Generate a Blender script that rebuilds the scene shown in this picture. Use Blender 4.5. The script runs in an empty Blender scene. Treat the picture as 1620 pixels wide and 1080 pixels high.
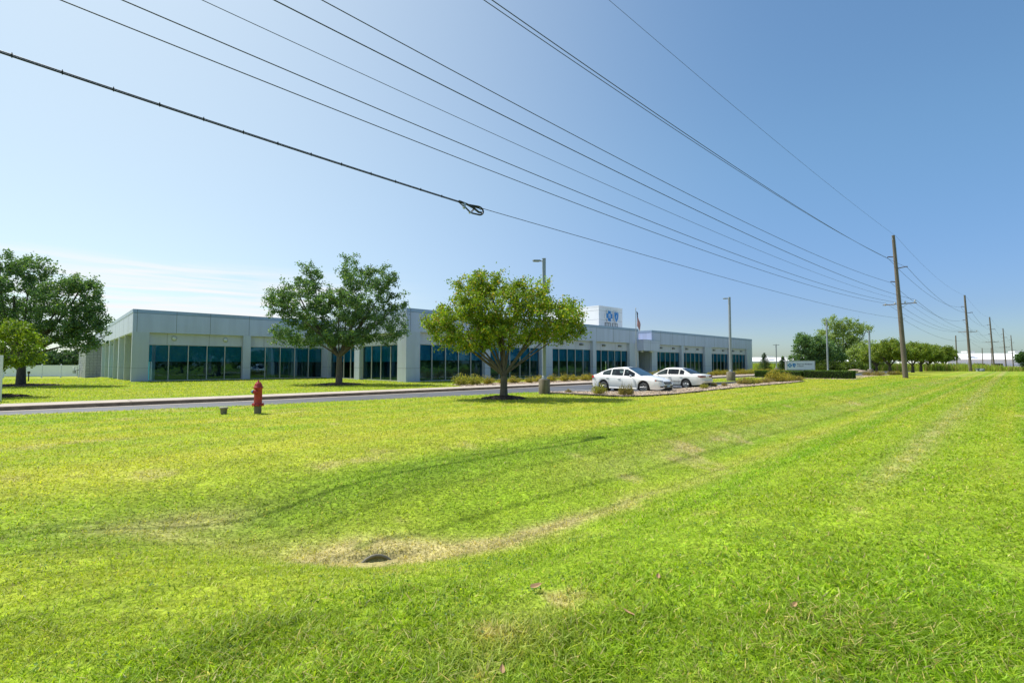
import bpy, bmesh, math, random
import numpy as np
from mathutils import Vector, Matrix
from mathutils.geometry import tessellate_polygon
C = bpy.context.scene
COL = C.collection
R = math.radians
# ---------------------------------------------------------------- camera
EYE = 1.6
cam = bpy.data.objects.new('camera', bpy.data.cameras.new('camera')); COL.objects.link(cam)
cam.data.sensor_width = 36; cam.data.lens = 17.0
cam.data.clip_start = .05; cam.data.clip_end = 9000
cam.location = (0, 0, EYE)
PITCH = math.atan(35/765)
cam.rotation_euler = (math.pi/2+PITCH, 0, 0)
C.camera = cam
# ---------------------------------------------------------------- light
SUN = Vector((-.50, .30, 1.0)).normalized()          # towards the sun
SUN_ELEV = math.asin(SUN.z)
SUN_AZ = math.atan2(SUN.x, SUN.y)                     # clockwise from +Y
world = bpy.data.worlds.new('World'); C.world = world; world.use_nodes = True
wn = world.node_tree.nodes; wl = world.node_tree.links; wn.clear()
sky = wn.new('ShaderNodeTexSky'); sky.sky_type = 'NISHITA'; sky.sun_disc = False
sky.sun_elevation = SUN_ELEV; sky.sun_rotation = SUN_AZ
sky.altitude = 100; sky.air_density = 1.0; sky.dust_density = 1.0; sky.ozone_density = 1.5
bg = wn.new('ShaderNodeBackground'); bg.inputs[1].default_value = .11
wo = wn.new('ShaderNodeOutputWorld')
# thin cloud streaks low in the west
tc = wn.new('ShaderNodeTexCoord')
sep = wn.new('ShaderNodeSeparateXYZ'); wl.new(tc.outputs['Generated'], sep.inputs[0])
def wmath(op, a, b=None, c=None):
    n = wn.new('ShaderNodeMath'); n.operation = op
    for i, v in enumerate((a, b, c)):
        if v is None: continue
        if isinstance(v, (int, float)): n.inputs[i].default_value = v
        else: wl.new(v, n.inputs[i])
    return n.outputs[0]
def wband(x, lo0, lo1, hi0, hi1):
    a = wn.new('ShaderNodeMapRange'); a.interpolation_type = 'SMOOTHSTEP'
    a.inputs[1].default_value = lo0; a.inputs[2].default_value = lo1; wl.new(x, a.inputs[0])
    b = wn.new('ShaderNodeMapRange'); b.interpolation_type = 'SMOOTHSTEP'
    b.inputs[1].default_value = hi0; b.inputs[2].default_value = hi1; b.inputs[3].default_value = 1; b.inputs[4].default_value = 0; wl.new(x, b.inputs[0])
    return wmath('MULTIPLY', a.outputs[0], b.outputs[0])
az = wmath('ARCTAN2', sep.outputs[0], sep.outputs[1])
el = wmath('ARCSINE', sep.outputs[2])
comb = wn.new('ShaderNodeCombineXYZ')
wl.new(wmath('MULTIPLY', az, 4.0), comb.inputs[0]); wl.new(wmath('MULTIPLY', el, 70.0), comb.inputs[1])
nz = wn.new('ShaderNodeTexNoise'); nz.inputs['Scale'].default_value = 1.0; nz.inputs['Detail'].default_value = 7; nz.inputs['Roughness'].default_value = .55
nz.inputs['Distortion'].default_value = .35
wl.new(comb.outputs[0], nz.inputs['Vector'])
mr = wn.new('ShaderNodeMapRange'); mr.inputs[1].default_value = .38; mr.inputs[2].default_value = .62; wl.new(nz.outputs[0], mr.inputs[0])
m1 = wmath('MULTIPLY', wband(el, .055, .085, .145, .185), wband(az, -1.1, -.80, -.50, -.14))
cl = wmath('MULTIPLY', wmath('MULTIPLY', mr.outputs[0], m1), .95)
hs = wn.new('ShaderNodeHueSaturation'); hs.inputs['Saturation'].default_value = 1.04; hs.inputs['Value'].default_value = 1.0
wl.new(sky.outputs[0], hs.inputs['Color'])
def wmix(fac, a, col, mode='MIX'):
    n = wn.new('ShaderNodeMixRGB'); n.blend_type = mode; n.inputs[2].default_value = (*col, 1); wl.new(fac, n.inputs[0]); wl.new(a, n.inputs[1]); return n.outputs[0]
def wstep(x, a, b, v0=0, v1=1):
    n = wn.new('ShaderNodeMapRange'); n.interpolation_type = 'SMOOTHSTEP'; n.inputs[1].default_value = a; n.inputs[2].default_value = b; n.inputs[3].default_value = v0; n.inputs[4].default_value = v1; wl.new(x, n.inputs[0]); return n.outputs[0]
low = wmath('MULTIPLY', wmath('MULTIPLY', wstep(el, .0, .42, 1, 0), wstep(el, -.01, .10, .35, 1)), wstep(az, -.9, .35))
sk = wmix(low, hs.outputs[0], (.68, .65, .87), 'MULTIPLY')                     # blue-grey summer air low in the east
sk = wmix(wstep(az, .55, -.85, 0, .48), sk, (6.3, 6.25, 6.4))
tintf = wn.new('ShaderNodeValue'); tintf.outputs[0].default_value = 1.0
sk = wmix(tintf.outputs[0], sk, (.86, .97, .95), 'MULTIPLY')
sk = wmix(wstep(az, -.1, .9, 0, 1), sk, (.87, .985, 1.05), 'MULTIPLY')                   # milky air towards the sun
mx = wn.new('ShaderNodeMixRGB'); mx.inputs[2].default_value = (6.0, 6.0, 6.1, 1)
wl.new(cl, mx.inputs[0]); wl.new(sk, mx.inputs[1])
wl.new(mx.outputs[0], bg.inputs[0]); wl.new(bg.outputs[0], wo.inputs[0])

sun = bpy.data.objects.new('sun', bpy.data.lights.new('sun', 'SUN')); COL.objects.link(sun)
sun.data.energy = 4.2; sun.data.angle = R(.6); sun.data.color = (1, .955, .88)
sun.rotation_euler = (-SUN).to_track_quat('-Z', 'Y').to_euler()
sun.location = SUN*60
C.view_settings.view_transform = 'Standard'; C.view_settings.look = 'None'
C.view_settings.exposure = .55; C.view_settings.gamma = 1
# ---------------------------------------------------------------- frames
UX, UY = 800/math.hypot(800, 765), 765/math.hypot(800, 765)    # u runs along the street and the facades, v away from the street
PHI = math.atan2(UY, UX)
def W(u, v, z=0): return Vector((u*UX-v*UY, u*UY+v*UX, z))
def toUV(X, Y): return X*UX+Y*UY, -X*UY+Y*UX
def at(px, Y, z=0):                                            # a bearing read off the survey photo, at distance Y
    return Vector(((px-810)/765*Y, Y, z))
def sstep(x, a, b):
    t = np.clip((x-a)/(b-a), 0, 1); return t*t*(3-2*t)
_rg = np.random.RandomState(7).rand(256, 256)
def vnoise(x, y):
    x = np.asarray(x, float); y = np.asarray(y, float)
    xi = np.floor(x).astype(int); yi = np.floor(y).astype(int); fx = x-xi; fy = y-yi
    fx = fx*fx*(3-2*fx); fy = fy*fy*(3-2*fy)
    g = lambda a, b: _rg[a % 256, b % 256]
    return (g(xi, yi)*(1-fx)+g(xi+1, yi)*fx)*(1-fy)+(g(xi, yi+1)*(1-fx)+g(xi+1, yi+1)*fx)*fy
def fbm(x, y, o=4):
    s = 0; a = .5; t = 0
    for i in range(o):
        s = s+a*vnoise(x*2**i+17*i, y*2**i+31*i); t += a; a *= .55
    return s/t
def inpoly(u, v, poly):
    u = np.asarray(u); v = np.asarray(v); r = np.zeros(u.shape, bool); n = len(poly)
    for i in range(n):
        x1, y1 = poly[i]; x2, y2 = poly[(i+1) % n]
        c = ((y1 > v) != (y2 > v)) & (u < (x2-x1)*(v-y1)/((y2-y1) or 1e-9)+x1)
        r ^= c
    return r
# paved outlines in (u, v)
NEAR_EDGE = [(-70, 26.5), (-30, 24.3), (-10, 22.9), (-1.1, 21.9), (5.5, 20.5), (14, 19.45), (19.6, 18.9), (20.9, 17.9), (24.2, 14.75),
             (34, 14.85), (43.6, 16.35), (44.4, 17.0), (39, 17.4), (37.7, 18.3), (37.6, 20.6), (38.6, 21.7), (44, 22), (112, 22)]
FAR_EDGE = [(-70, 29.6), (-30, 27.8), (-10, 26.3), (-1.3, 25.3), (6.3, 24.5), (17, 24.2), (58, 24.2), (112, 24.2)]
PAVED = NEAR_EDGE+FAR_EDGE[::-1]
LANE = [(60, 14.6), (150, 14.6), (150, 19.2), (60, 19.2)]
BED = [(19.8, 13.0), (21.5, 12.45), (24, 12.3), (34.3, 12.85), (42.8, 12.8), (48.5, 13.2), (50, 15), (49, 16.4), (44.8, 17.1), (43.7, 16.15), (34, 14.66), (24.1, 14.56), (20.75, 17.75), (19.9, 18.2), (19.5, 17.6)]
BED2 = [(20.6, 26.2), (22, 29.8), (40, 30), (95, 30), (95, 26.2)]
BED3 = [(66, 12.4), (86, 12.4), (86, 14.3), (66, 14.3)]
HEDGEBED = [(57.6, 11.4), (62.8, 11.4), (62.8, 21.4), (57.6, 21.4)]
ROAD = [(-400, -13), (900, -13), (900, -5.5), (-400, -5.5)]
PIPE = (2.62, 4.86); PAX = (.46, .888)      # culvert mouth and the direction the pipe runs into the bank
def ditch_c(u): return 4.45+2.2*(1-sstep(u, -.4, 4.2))
def ground_z(u, v):
    u = np.asarray(u, float); v = np.asarray(v, float)
    dep = .52*sstep(u, -.6, 2.5)*(1-.45*sstep(u, 8, 60))*(1-sstep(u, 60, 110))
    vc = ditch_c(u)
    w = np.where(v < vc, 1.62, 2.1)
    z = -dep*np.exp(-((v-vc)/w)**2)
    z = z-.16*np.exp(-((u+1)/4)**2-((v-6.4)/2.0)**2)*(1-sstep(u, -2, 2))
    sa = (u-PIPE[0])*PAX[0]+(v-PIPE[1])*PAX[1]; sb = -(u-PIPE[0])*PAX[1]+(v-PIPE[1])*PAX[0]      # along / across the culvert
    z = z+.085*sstep(sa, .0, .09)*(1-sstep(sa, .3, 1.3))*np.exp(-(sb/.42)**2)-.022*(1-sstep(sa, -.02, .06))*sstep(sa, -.8, -.1)*np.exp(-(sb/.30)**2)
    z = z+.05*(fbm(u*.5, v*.5, 3)-.5)*sstep(np.hypot(u, v), 1, 6)*(1-sstep(v, 17, 19))
    z = z-.012*np.maximum(0, v-56)*(1-sstep(u, 3, 9))*(v < 400)-.012*344*(1-sstep(u, 3, 9))*(v >= 400)
    z = z-.17*(inpoly(u, v, PAVED) | inpoly(u, v, LANE) | inpoly(u, v-.45, PAVED)) - .1*inpoly(u, v, ROAD)
    z = z-.5*(1-sstep(np.hypot(u+.1, v+.1), 0, .01))*0
    return z
def gz(u, v): return float(ground_z(np.array([u]), np.array([v]))[0])
def gzw(X, Y): return gz(*toUV(X, Y))
def grass_col(u, v, jit=True):
    u = np.asarray(u, float); v = np.asarray(v, float)
    g = np.array([.165, .275, .013]); yl = np.array([.295, .318, .032]); dr = np.array([.36, .305, .135]); shade_col = np.array([.10, .19, .012])
    r = np.hypot(u, v)
    n1 = fbm(u*.22+3, v*.5, 4); n2 = fbm(u*.9, v*.9+9, 4); n3 = fbm(u*3.1, v*3.1, 3)
    near = 1-sstep(v, 3.0, 4.2)                     # road bank: lush green
    yel = .40+.9*(n1-.5)+.4*(n2-.5)+.42*sstep(v, 6.5, 9.5)*(1-.5*sstep(v, 14, 19))
    yel = yel*(1-.32*near)
    stripe = np.sin(2*math.pi*(v+.25*(fbm(u*.1, v*.1)-.5))/1.9)
    yel = yel+.22*stripe*sstep(r, 6, 14)+.14*np.sin(2*math.pi*v/.83)*sstep(r, 7, 16)
    # shade on the far bank of the ditch, put into the grass colour
    bank_shade = np.exp(-((v-6.7)/.8)**2)*sstep(u, -6, 2)*(1-sstep(u, 8, 14))*(.35+1.1*n2)
    vc = ditch_c(u); dv = v-vc
    patchy = .1+n3*.75+.6*fbm(u*.8+7, v*1.5, 3)
    dry = 1.2*np.exp(-((dv+.35-.35*(fbm(u*.5, v*.1+3)-.5)*2)/(.16+.25*n2))**2)*sstep(u, 1.6, 2.6)*(1-.80*sstep(u, 4.2, 9))*patchy
    dry = dry+.40*np.exp(-((v-5.5)/.55)**2)*sstep(u, 5, 9)*(n2+.1)
    dry = dry+1.3*np.exp(-((u-2.6)/.85)**2-((dv+.02)/.50)**2)*(.15+1.1*n3+.3*(n2-.5))
    dry = dry+.55*np.exp(-((u-.9)/.55)**2-((dv-.3)/.35)**2)*(n3*1.1)
    dry = dry+.8*np.exp(-((u-1.2)/.7)**2-((v-6.9)/.35)**2)*(.3+n3)
    dry = dry+.75*np.exp(-((v-1.35-.004*u-.12*(n2-.5))/(.10+.012*np.clip(u, 0, 20)))**2)*sstep(u, 5.8, 10)*(.25+n3*.9)
    dry = dry+.7*np.exp(-((v-2.9)/.22)**2)*sstep(u, 16, 24)*(n2)
    dry = dry+.55*np.exp(-((u-2.0)/.45)**2-((v-2.12)/.28)**2)*(.1+n3)+.4*np.exp(-((u-2.0)/.5)**2-((v-1.05)/.25)**2)*n3
    dry = dry+.7*sstep(n3*.55+n2*.45, .68, .80)*near
    dry = dry+.5*np.exp(-((u-5.6)/.8)**2-((v-16.6)/.25)**2)
    dry = dry+.5*sstep(n2, .66, .8)*(1-near)
    yel = np.clip(yel, 0, 1)[..., None]; dry = np.clip(dry, 0, .92)[..., None]; bank_shade = np.clip(bank_shade*.6, 0, .8)[..., None]
    c = g*(1-yel)+yl*yel
    c = c*(1-bank_shade)+shade_col*bank_shade
    c = c*(1-dry)+dr*dry
    c = c*(.86+.28*n3[..., None])
    return c
# ---------------------------------------------------------------- helpers
def tag(o, label=None, cat=None, group=None, kind=None):
    if label: o['label'] = label
    if cat: o['category'] = cat
    if group: o['group'] = group
    if kind: o['kind'] = kind
    return o
def empty(name, loc=(0, 0, 0), rz=0):
    o = bpy.data.objects.new(name, None); COL.objects.link(o); o.location = loc; o.rotation_euler = (0, 0, rz); o.empty_display_size = .3
    return o
def copy_tree(o, parent=None):
    c = o.copy(); COL.objects.link(c); c.parent = parent
    for ch in list(o.children): copy_tree(ch, c)
    return c
def np_mesh(name, verts, quads, mats, parent=None, colors=None, smooth=False, mi=None):
    me = bpy.data.meshes.new(name); verts = np.asarray(verts, np.float32).reshape(-1, 3); quads = np.asarray(quads, np.int32).reshape(-1, 4)
    me.vertices.add(len(verts)); me.vertices.foreach_set('co', verts.ravel())
    me.loops.add(quads.size); me.loops.foreach_set('vertex_index', quads.ravel())
    me.polygons.add(len(quads)); me.polygons.foreach_set('loop_start', np.arange(len(quads), dtype=np.int32)*4)
    me.polygons.foreach_set('use_smooth', np.full(len(quads), smooth))
    for m in (mats if isinstance(mats, (list, tuple)) else [mats]): me.materials.append(m)
    if mi is not None: me.polygons.foreach_set('material_index', np.asarray(mi, np.int32))
    if colors is not None:
        a = me.color_attributes.new('col', 'FLOAT_COLOR', 'POINT')
        cc = np.ones((len(verts), 4), np.float32); cc[:, :3] = colors; a.data.foreach_set('color', cc.ravel())
    me.update(calc_edges=True)
    o = bpy.data.objects.new(name, me); COL.objects.link(o); o.parent = parent
    return o
class MB:
    def __init__(s): s.v = []; s.f = []; s.m = []; s.s = []
    def add(s, vs, fs, m=0, sm=False):
        b = len(s.v); s.v += [tuple(p) for p in vs]
        for f in fs: s.f.append([b+i for i in f]); s.m.append(m); s.s.append(sm)
    def quad(s, a, b, c, d, m=0): s.add([a, b, c, d], [(0, 1, 2, 3)], m)
    def box(s, x0, x1, y0, y1, z0, z1, m=0):
        if x0 > x1: x0, x1 = x1, x0
        if y0 > y1: y0, y1 = y1, y0
        vs = [(x, y, z) for z in (z0, z1) for x, y in ((x0, y0), (x1, y0), (x1, y1), (x0, y1))]
        s.add(vs, [(3, 2, 1, 0), (4, 5, 6, 7), (0, 1, 5, 4), (1, 2, 6, 5), (2, 3, 7, 6), (3, 0, 4, 7)], m)
    def prism(s, pts, z0, z1, m=0, f=lambda x, y, z: (x, y, z)):
        n = len(pts); vs = [f(x, y, z0) for x, y in pts]+[f(x, y, z1) for x, y in pts]
        s.add(vs, [tuple(range(n))[::-1], tuple(range(n, 2*n))]+[(i, (i+1) % n, n+(i+1) % n, n+i) for i in range(n)], m)
    def tube(s, pts, rad, n=6, m=0, cap=True, sm=True):
        pts = [Vector(p) for p in pts]; k = len(pts)
        if not isinstance(rad, (list, tuple)): rad = [rad]*k
        vs = []; up = None
        for i, p in enumerate(pts):
            t = (pts[min(i+1, k-1)]-pts[max(i-1, 0)])
            if t.length < 1e-9: t = Vector((0, 0, 1))
            t.normalize()
            if up is None: up = t.orthogonal().normalized()
            up = (up-t*up.dot(t))
            if up.length < 1e-6: up = t.orthogonal()
            up.normalize(); w = t.cross(up)
            for j in range(n):
                a = 2*math.pi*j/n; vs.append(p+(up*math.cos(a)+w*math.sin(a))*rad[i])
        fs = [(i*n+j, i*n+(j+1) % n, (i+1)*n+(j+1) % n, (i+1)*n+j) for i in range(k-1) for j in range(n)]
        s.add(vs, fs, m, sm)
        if cap and n > 3: s.add(vs[:n], [tuple(range(n))[::-1]], m); s.add(vs[-n:], [tuple(range(n))], m)
    def lathe(s, prof, n=16, c=(0, 0, 0), m=0, ax='z', sm=True):
        vs = []
        for r, h in prof:
            for j in range(n):
                a = 2*math.pi*j/n; p = (r*math.cos(a), r*math.sin(a), h)
                if ax == 'x': p = (p[2], p[0], p[1])
                if ax == 'y': p = (p[1], p[2], p[0])
                vs.append((p[0]+c[0], p[1]+c[1], p[2]+c[2]))
        s.add(vs, [(i*n+j, i*n+(j+1) % n, (i+1)*n+(j+1) % n, (i+1)*n+j) for i in range(len(prof)-1) for j in range(n)], m, sm)
    def build(s, name, mats, parent=None, bevel=0):
        me = bpy.data.meshes.new(name); me.from_pydata(s.v, [], s.f)
        for m in (mats if isinstance(mats, (list, tuple)) else [mats]): me.materials.append(m)
        me.polygons.foreach_set('material_index', s.m); me.polygons.foreach_set('use_smooth', s.s); me.update()
        o = bpy.data.objects.new(name, me); COL.objects.link(o); o.parent = parent
        if bevel:
            b = o.modifiers.new('b', 'BEVEL'); b.width = bevel; b.segments = 2; b.limit_method = 'ANGLE'
        return o
# ---------------------------------------------------------------- materials
def mat(name, col, rough=.6, metal=0, var=.12, scale=3.0, bump=0, bscale=30, col2=None, spec=.5, coat=0, stretch=None, em=None):
    m = bpy.data.materials.new(name); m.use_nodes = True; n = m.node_tree.nodes; l = m.node_tree.links
    p = n['Principled BSDF']; p.inputs['Roughness'].default_value = rough; p.inputs['Metallic'].default_value = metal
    p.inputs['Specular IOR Level'].default_value = spec; p.inputs['Coat Weight'].default_value = coat
    t = n.new('ShaderNodeTexCoord'); mp = n.new('ShaderNodeMapping'); l.new(t.outputs['Object'], mp.inputs[0])
    if stretch: mp.inputs['Scale'].default_value = stretch
    nz = n.new('ShaderNodeTexNoise'); nz.inputs['Scale'].default_value = scale; nz.inputs['Detail'].default_value = 6; nz.inputs['Roughness'].default_value = .6
    l.new(mp.outputs[0], nz.inputs['Vector'])
    mr = n.new('ShaderNodeMapRange'); mr.inputs[1].default_value = .3; mr.inputs[2].default_value = .7; l.new(nz.outputs[0], mr.inputs[0])
    mx = n.new('ShaderNodeMixRGB'); l.new(mr.outputs[0], mx.inputs[0])
    c2 = col2 if col2 else tuple(min(1, c*(1+var)) for c in col); c1 = col if col2 else tuple(c*(1-var) for c in col)
    mx.inputs[1].default_value = (*c1, 1); mx.inputs[2].default_value = (*c2, 1); l.new(mx.outputs[0], p.inputs['Base Color'])
    if bump:
        nb = n.new('ShaderNodeTexNoise'); nb.inputs['Scale'].default_value = bscale; nb.inputs['Detail'].default_value = 5; l.new(mp.outputs[0], nb.inputs['Vector'])
        b = n.new('ShaderNodeBump'); b.inputs['Strength'].default_value = bump; b.inputs['Distance'].default_value = .02
        l.new(nb.outputs[0], b.inputs['Height']); l.new(b.outputs[0], p.inputs['Normal'])
    return m
def foliage_mat(name, transl=.35, gain=1.0, rough=.5):
    m = bpy.data.materials.new(name); m.use_nodes = True; n = m.node_tree.nodes; l = m.node_tree.links; n.clear()
    a = n.new('ShaderNodeVertexColor'); a.layer_name = 'col'
    d = n.new('ShaderNodeBsdfPrincipled'); d.inputs['Roughness'].default_value = rough; d.inputs['Specular IOR Level'].default_value = .35
    tr = n.new('ShaderNodeBsdfTranslucent'); g = n.new('ShaderNodeMixRGB'); g.blend_type = 'MULTIPLY'; g.inputs[0].default_value = 1; g.inputs[2].default_value = (1.5*gain, 1.6*gain, .7*gain, 1)
    l.new(a.outputs[0], g.inputs[1]); l.new(g.outputs[0], tr.inputs[0]); l.new(a.outputs[0], d.inputs['Base Color'])
    mx = n.new('ShaderNodeMixShader'); mx.inputs[0].default_value = transl; l.new(d.outputs[0], mx.inputs[1]); l.new(tr.outputs[0], mx.inputs[2])
    o = n.new('ShaderNodeOutputMaterial'); l.new(mx.outputs[0], o.inputs[0])
    return m
M = {}
M['leaf'] = foliage_mat('leaf'); M['blade'] = foliage_mat('grass blade', .42, 1.0, .55)
M['panel'] = mat('fascia panel', (.52, .565, .74), .40, .2, .09, 1.4, stretch=(1, 1, .10))
M['wallpanel'] = mat('wall panel', (.58, .59, .70), .5, .1, .08, 1.6, stretch=(1, 1, .10))
M['pierpanel'] = mat('pier panel', (.51, .56, .69), .45, .15, .08, 1.8, stretch=(1, 1, .10))
M['whitepanel'] = mat('white panel', (.72, .73, .75), .45, .05, .04, .8)
M['joint'] = mat('joint', (.06, .065, .07), .8)
M['cap'] = mat('coping metal', (.36, .44, .56), .35, .5, .05)
M['mull'] = mat('mullion aluminium', (.50, .52, .53), .4, .3, .04)
M['dark'] = mat('dark interior', (.02, .028, .035), .8)
M['room'] = mat('dim room', (.06, .18, .22), .8)
M['blind'] = mat('blue blind', (.02, .50, .72), .7, 0, .1, 2)
M['curtain'] = mat('pale curtain', (.28, .36, .40), .8, 0, .2, 6, stretch=(6, 6, .4))
M['stone'] = mat('split faced block', (.34, .37, .40), .9, 0, .25, 5, .6, 20)
M['concrete'] = mat('concrete', (.34, .30, .24), .85, 0, .25, 3, .3, 40)
M['oldconc'] = mat('weathered concrete', (.17, .145, .105), .9, 0, .45, 4, .4, 40, stretch=(1, 1, .35))
M['kerb'] = mat('kerb face', (.20, .155, .115), .9, 0, .35, 2.5, .3, 40)
M['kerbtop'] = mat('sidewalk concrete', (.40, .345, .29), .85, 0, .16, 1.2, .2, 60)
M['steel'] = mat('galvanised steel', (.42, .44, .46), .4, .6, .1)
M['lampgrey'] = mat('grey lamp pole', (.33, .36, .39), .4, .4, .08)
M['whitepaint'] = mat('white paint', (.78, .78, .77), .5, 0, .05)
M['vinyl'] = mat('white vinyl fence', (.72, .76, .86), .45, 0, .05, .4)
M['black'] = mat('black plastic', (.018, .019, .021), .5)
M['rubber'] = mat('tyre rubber', (.022, .022, .023), .8, bump=.2)
M['wire'] = mat('weathered cable', (.035, .042, .055), .6)
M['bundle'] = mat('black fibre cable', (.018, .022, .035), .5)
M['pole'] = mat('weathered wood pole', (.15, .125, .10), .9, 0, .35, 3, .5, 20, stretch=(6, 6, .4))
M['bark'] = mat('bark', (.12, .10, .075), .95, 0, .4, 6, .8, 25, stretch=(3, 3, .7))
M['darkbark'] = mat('dark bark', (.07, .06, .05), .95, 0, .4, 6, .8, 25, stretch=(3, 3, .7))
M['red'] = mat('red hydrant paint', (.34, .014, .018), .5, 0, .25, 14, .3, 18, col2=(.52, .05, .045))
M['blue'] = mat('blue hydrant cap', (.03, .22, .44), .45, 0, .2)
M['brand'] = mat('blue emblem', (.005, .19, .50), .4, 0, .05)
M['ink'] = mat('dark lettering', (.07, .10, .14), .6)
M['signface'] = mat('sign face', (.62, .70, .74), .5, 0, .04)
M['signbase'] = mat('sign base', (.24, .28, .28), .8, 0, .1)
M['mulch'] = mat('bark mulch', (.022, .014, .009), .95, 0, .6, 25, 1.0, 60, col2=(.075, .05, .035))
M['gravel'] = mat('pale gravel', (.30, .22, .15), .9, 0, .5, 14, .6, 30, col2=(.58, .48, .37))
M['edging'] = mat('black edging', (.03, .026, .022), .8)
M['timber'] = mat('crossarm timber', (.20, .155, .12), .9, 0, .3, 8, stretch=(1, 8, 8))
M['insul'] = mat('glazed insulator', (.10, .075, .09), .25)
M['ceram'] = mat('pale insulator', (.5, .5, .5), .3)
M['dryleaf'] = mat('dry leaf', (.34, .21, .10), .8, 0, .3, 20)
M['boulder'] = mat('boulder', (.33, .26, .20), .9, 0, .3, 3, .6, 8)
M['glassdark'] = mat('car glass', (.02, .03, .035), .05, 0, 0, spec=.8)
M['carwhite'] = mat('white car paint', (.80, .80, .80), .3, 0, .015, 1, coat=.8)
M['carold'] = mat('old white car paint', (.74, .73, .70), .38, 0, .03, 2, coat=.4)
M['chrome'] = mat('chrome', (.7, .7, .72), .15, .95, .03)
M['rim'] = mat('alloy rim', (.30, .31, .32), .3, .7, .04)
M['taillight'] = mat('tail lamp red', (.50, .012, .012), .25, 0, .1, coat=.6)
M['taildull'] = mat('dull tail lamp', (.20, .03, .025), .35, 0, .2)
M['headlight'] = mat('head lamp lens', (.42, .42, .40), .12, .3, .3, 12, coat=.8)
M['amber'] = mat('amber lens', (.55, .10, .03), .3)
M['trim'] = mat('grey trim', (.16, .165, .17), .6)
M['plate'] = mat('licence plate', (.30, .42, .52), .5, 0, .1, 20)
M['sunshade'] = mat('silver sunshade', (.62, .80, .80), .4, .0, .25, 6, stretch=(1, 4, 1))
M['flagred'] = mat('flag red', (.36, .03, .04), .8); M['flagwhite'] = mat('flag white', (.46, .43, .44), .8); M['flagblue'] = mat('flag blue', (.03, .045, .12), .8)
M['farwhite'] = mat('far white wall', (.80, .80, .81), .7, 0, .05, .05)
M['fargrey'] = mat('far ribbed wall', (.82, .80, .84), .7, 0, .06, .3, stretch=(1, 1, .1))
M['faruff'] = mat('far dark dock', (.05, .035, .03), .9)
M['louvre'] = mat('bronze louvre', (.16, .15, .13), .6)
M['corr'] = mat('pipe metal', (.19, .18, .15), .65, .1, .3, 5)
M['rust'] = mat('reflective band', (.55, .10, .03), .6)
M['palegreen'] = mat('pale marker', (.42, .5, .5), .6)

def glass_mat():
    m = bpy.data.materials.new('tinted window glass'); m.use_nodes = True; n = m.node_tree.nodes; l = m.node_tree.links; n.clear()
    t = n.new('ShaderNodeBsdfTransparent'); t.inputs[0].default_value = (.58, .80, .95, 1)
    g = n.new('ShaderNodeBsdfGlossy'); g.inputs['Roughness'].default_value = .015; g.inputs[0].default_value = (.26, .50, .68, 1)
    tc = n.new('ShaderNodeTexCoord'); nz = n.new('ShaderNodeTexNoise'); nz.inputs['Scale'].default_value = 1.3; l.new(tc.outputs['Object'], nz.inputs['Vector'])
    b = n.new('ShaderNodeBump'); b.inputs['Strength'].default_value = .04; b.inputs['Distance'].default_value = .05; l.new(nz.outputs[0], b.inputs['Height']); l.new(b.outputs[0], g.inputs['Normal'])
    f = n.new('ShaderNodeFresnel'); f.inputs[0].default_value = 2.15
    mx = n.new('ShaderNodeMixShader'); l.new(f.outputs[0], mx.inputs[0]); l.new(t.outputs[0], mx.inputs[1]); l.new(g.outputs[0], mx.inputs[2])
    o = n.new('ShaderNodeOutputMaterial'); l.new(mx.outputs[0], o.inputs[0])
    return m
M['glass'] = glass_mat()
def car_glass():
    m = bpy.data.materials.new('tinted car glass'); m.use_nodes = True; n = m.node_tree.nodes; l = m.node_tree.links; n.clear()
    t = n.new('ShaderNodeBsdfTransparent'); t.inputs[0].default_value = (.16, .20, .20, 1)
    g = n.new('ShaderNodeBsdfGlossy'); g.inputs['Roughness'].default_value = .02; g.inputs[0].default_value = (.95, .97, 1, 1)
    f = n.new('ShaderNodeFresnel'); f.inputs[0].default_value = 1.6
    mx = n.new('ShaderNodeMixShader'); l.new(f.outputs[0], mx.inputs[0]); l.new(t.outputs[0], mx.inputs[1]); l.new(g.outputs[0], mx.inputs[2])
    o = n.new('ShaderNodeOutputMaterial'); l.new(mx.outputs[0], o.inputs[0]); return m
M['carglass'] = car_glass(); M['screen'] = car_glass(); M['screen'].name = 'windscreen glass'
[x for x in M['screen'].node_tree.nodes if x.type == 'BSDF_TRANSPARENT'][0].inputs[0].default_value = (.75, .85, .85, 1)
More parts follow.
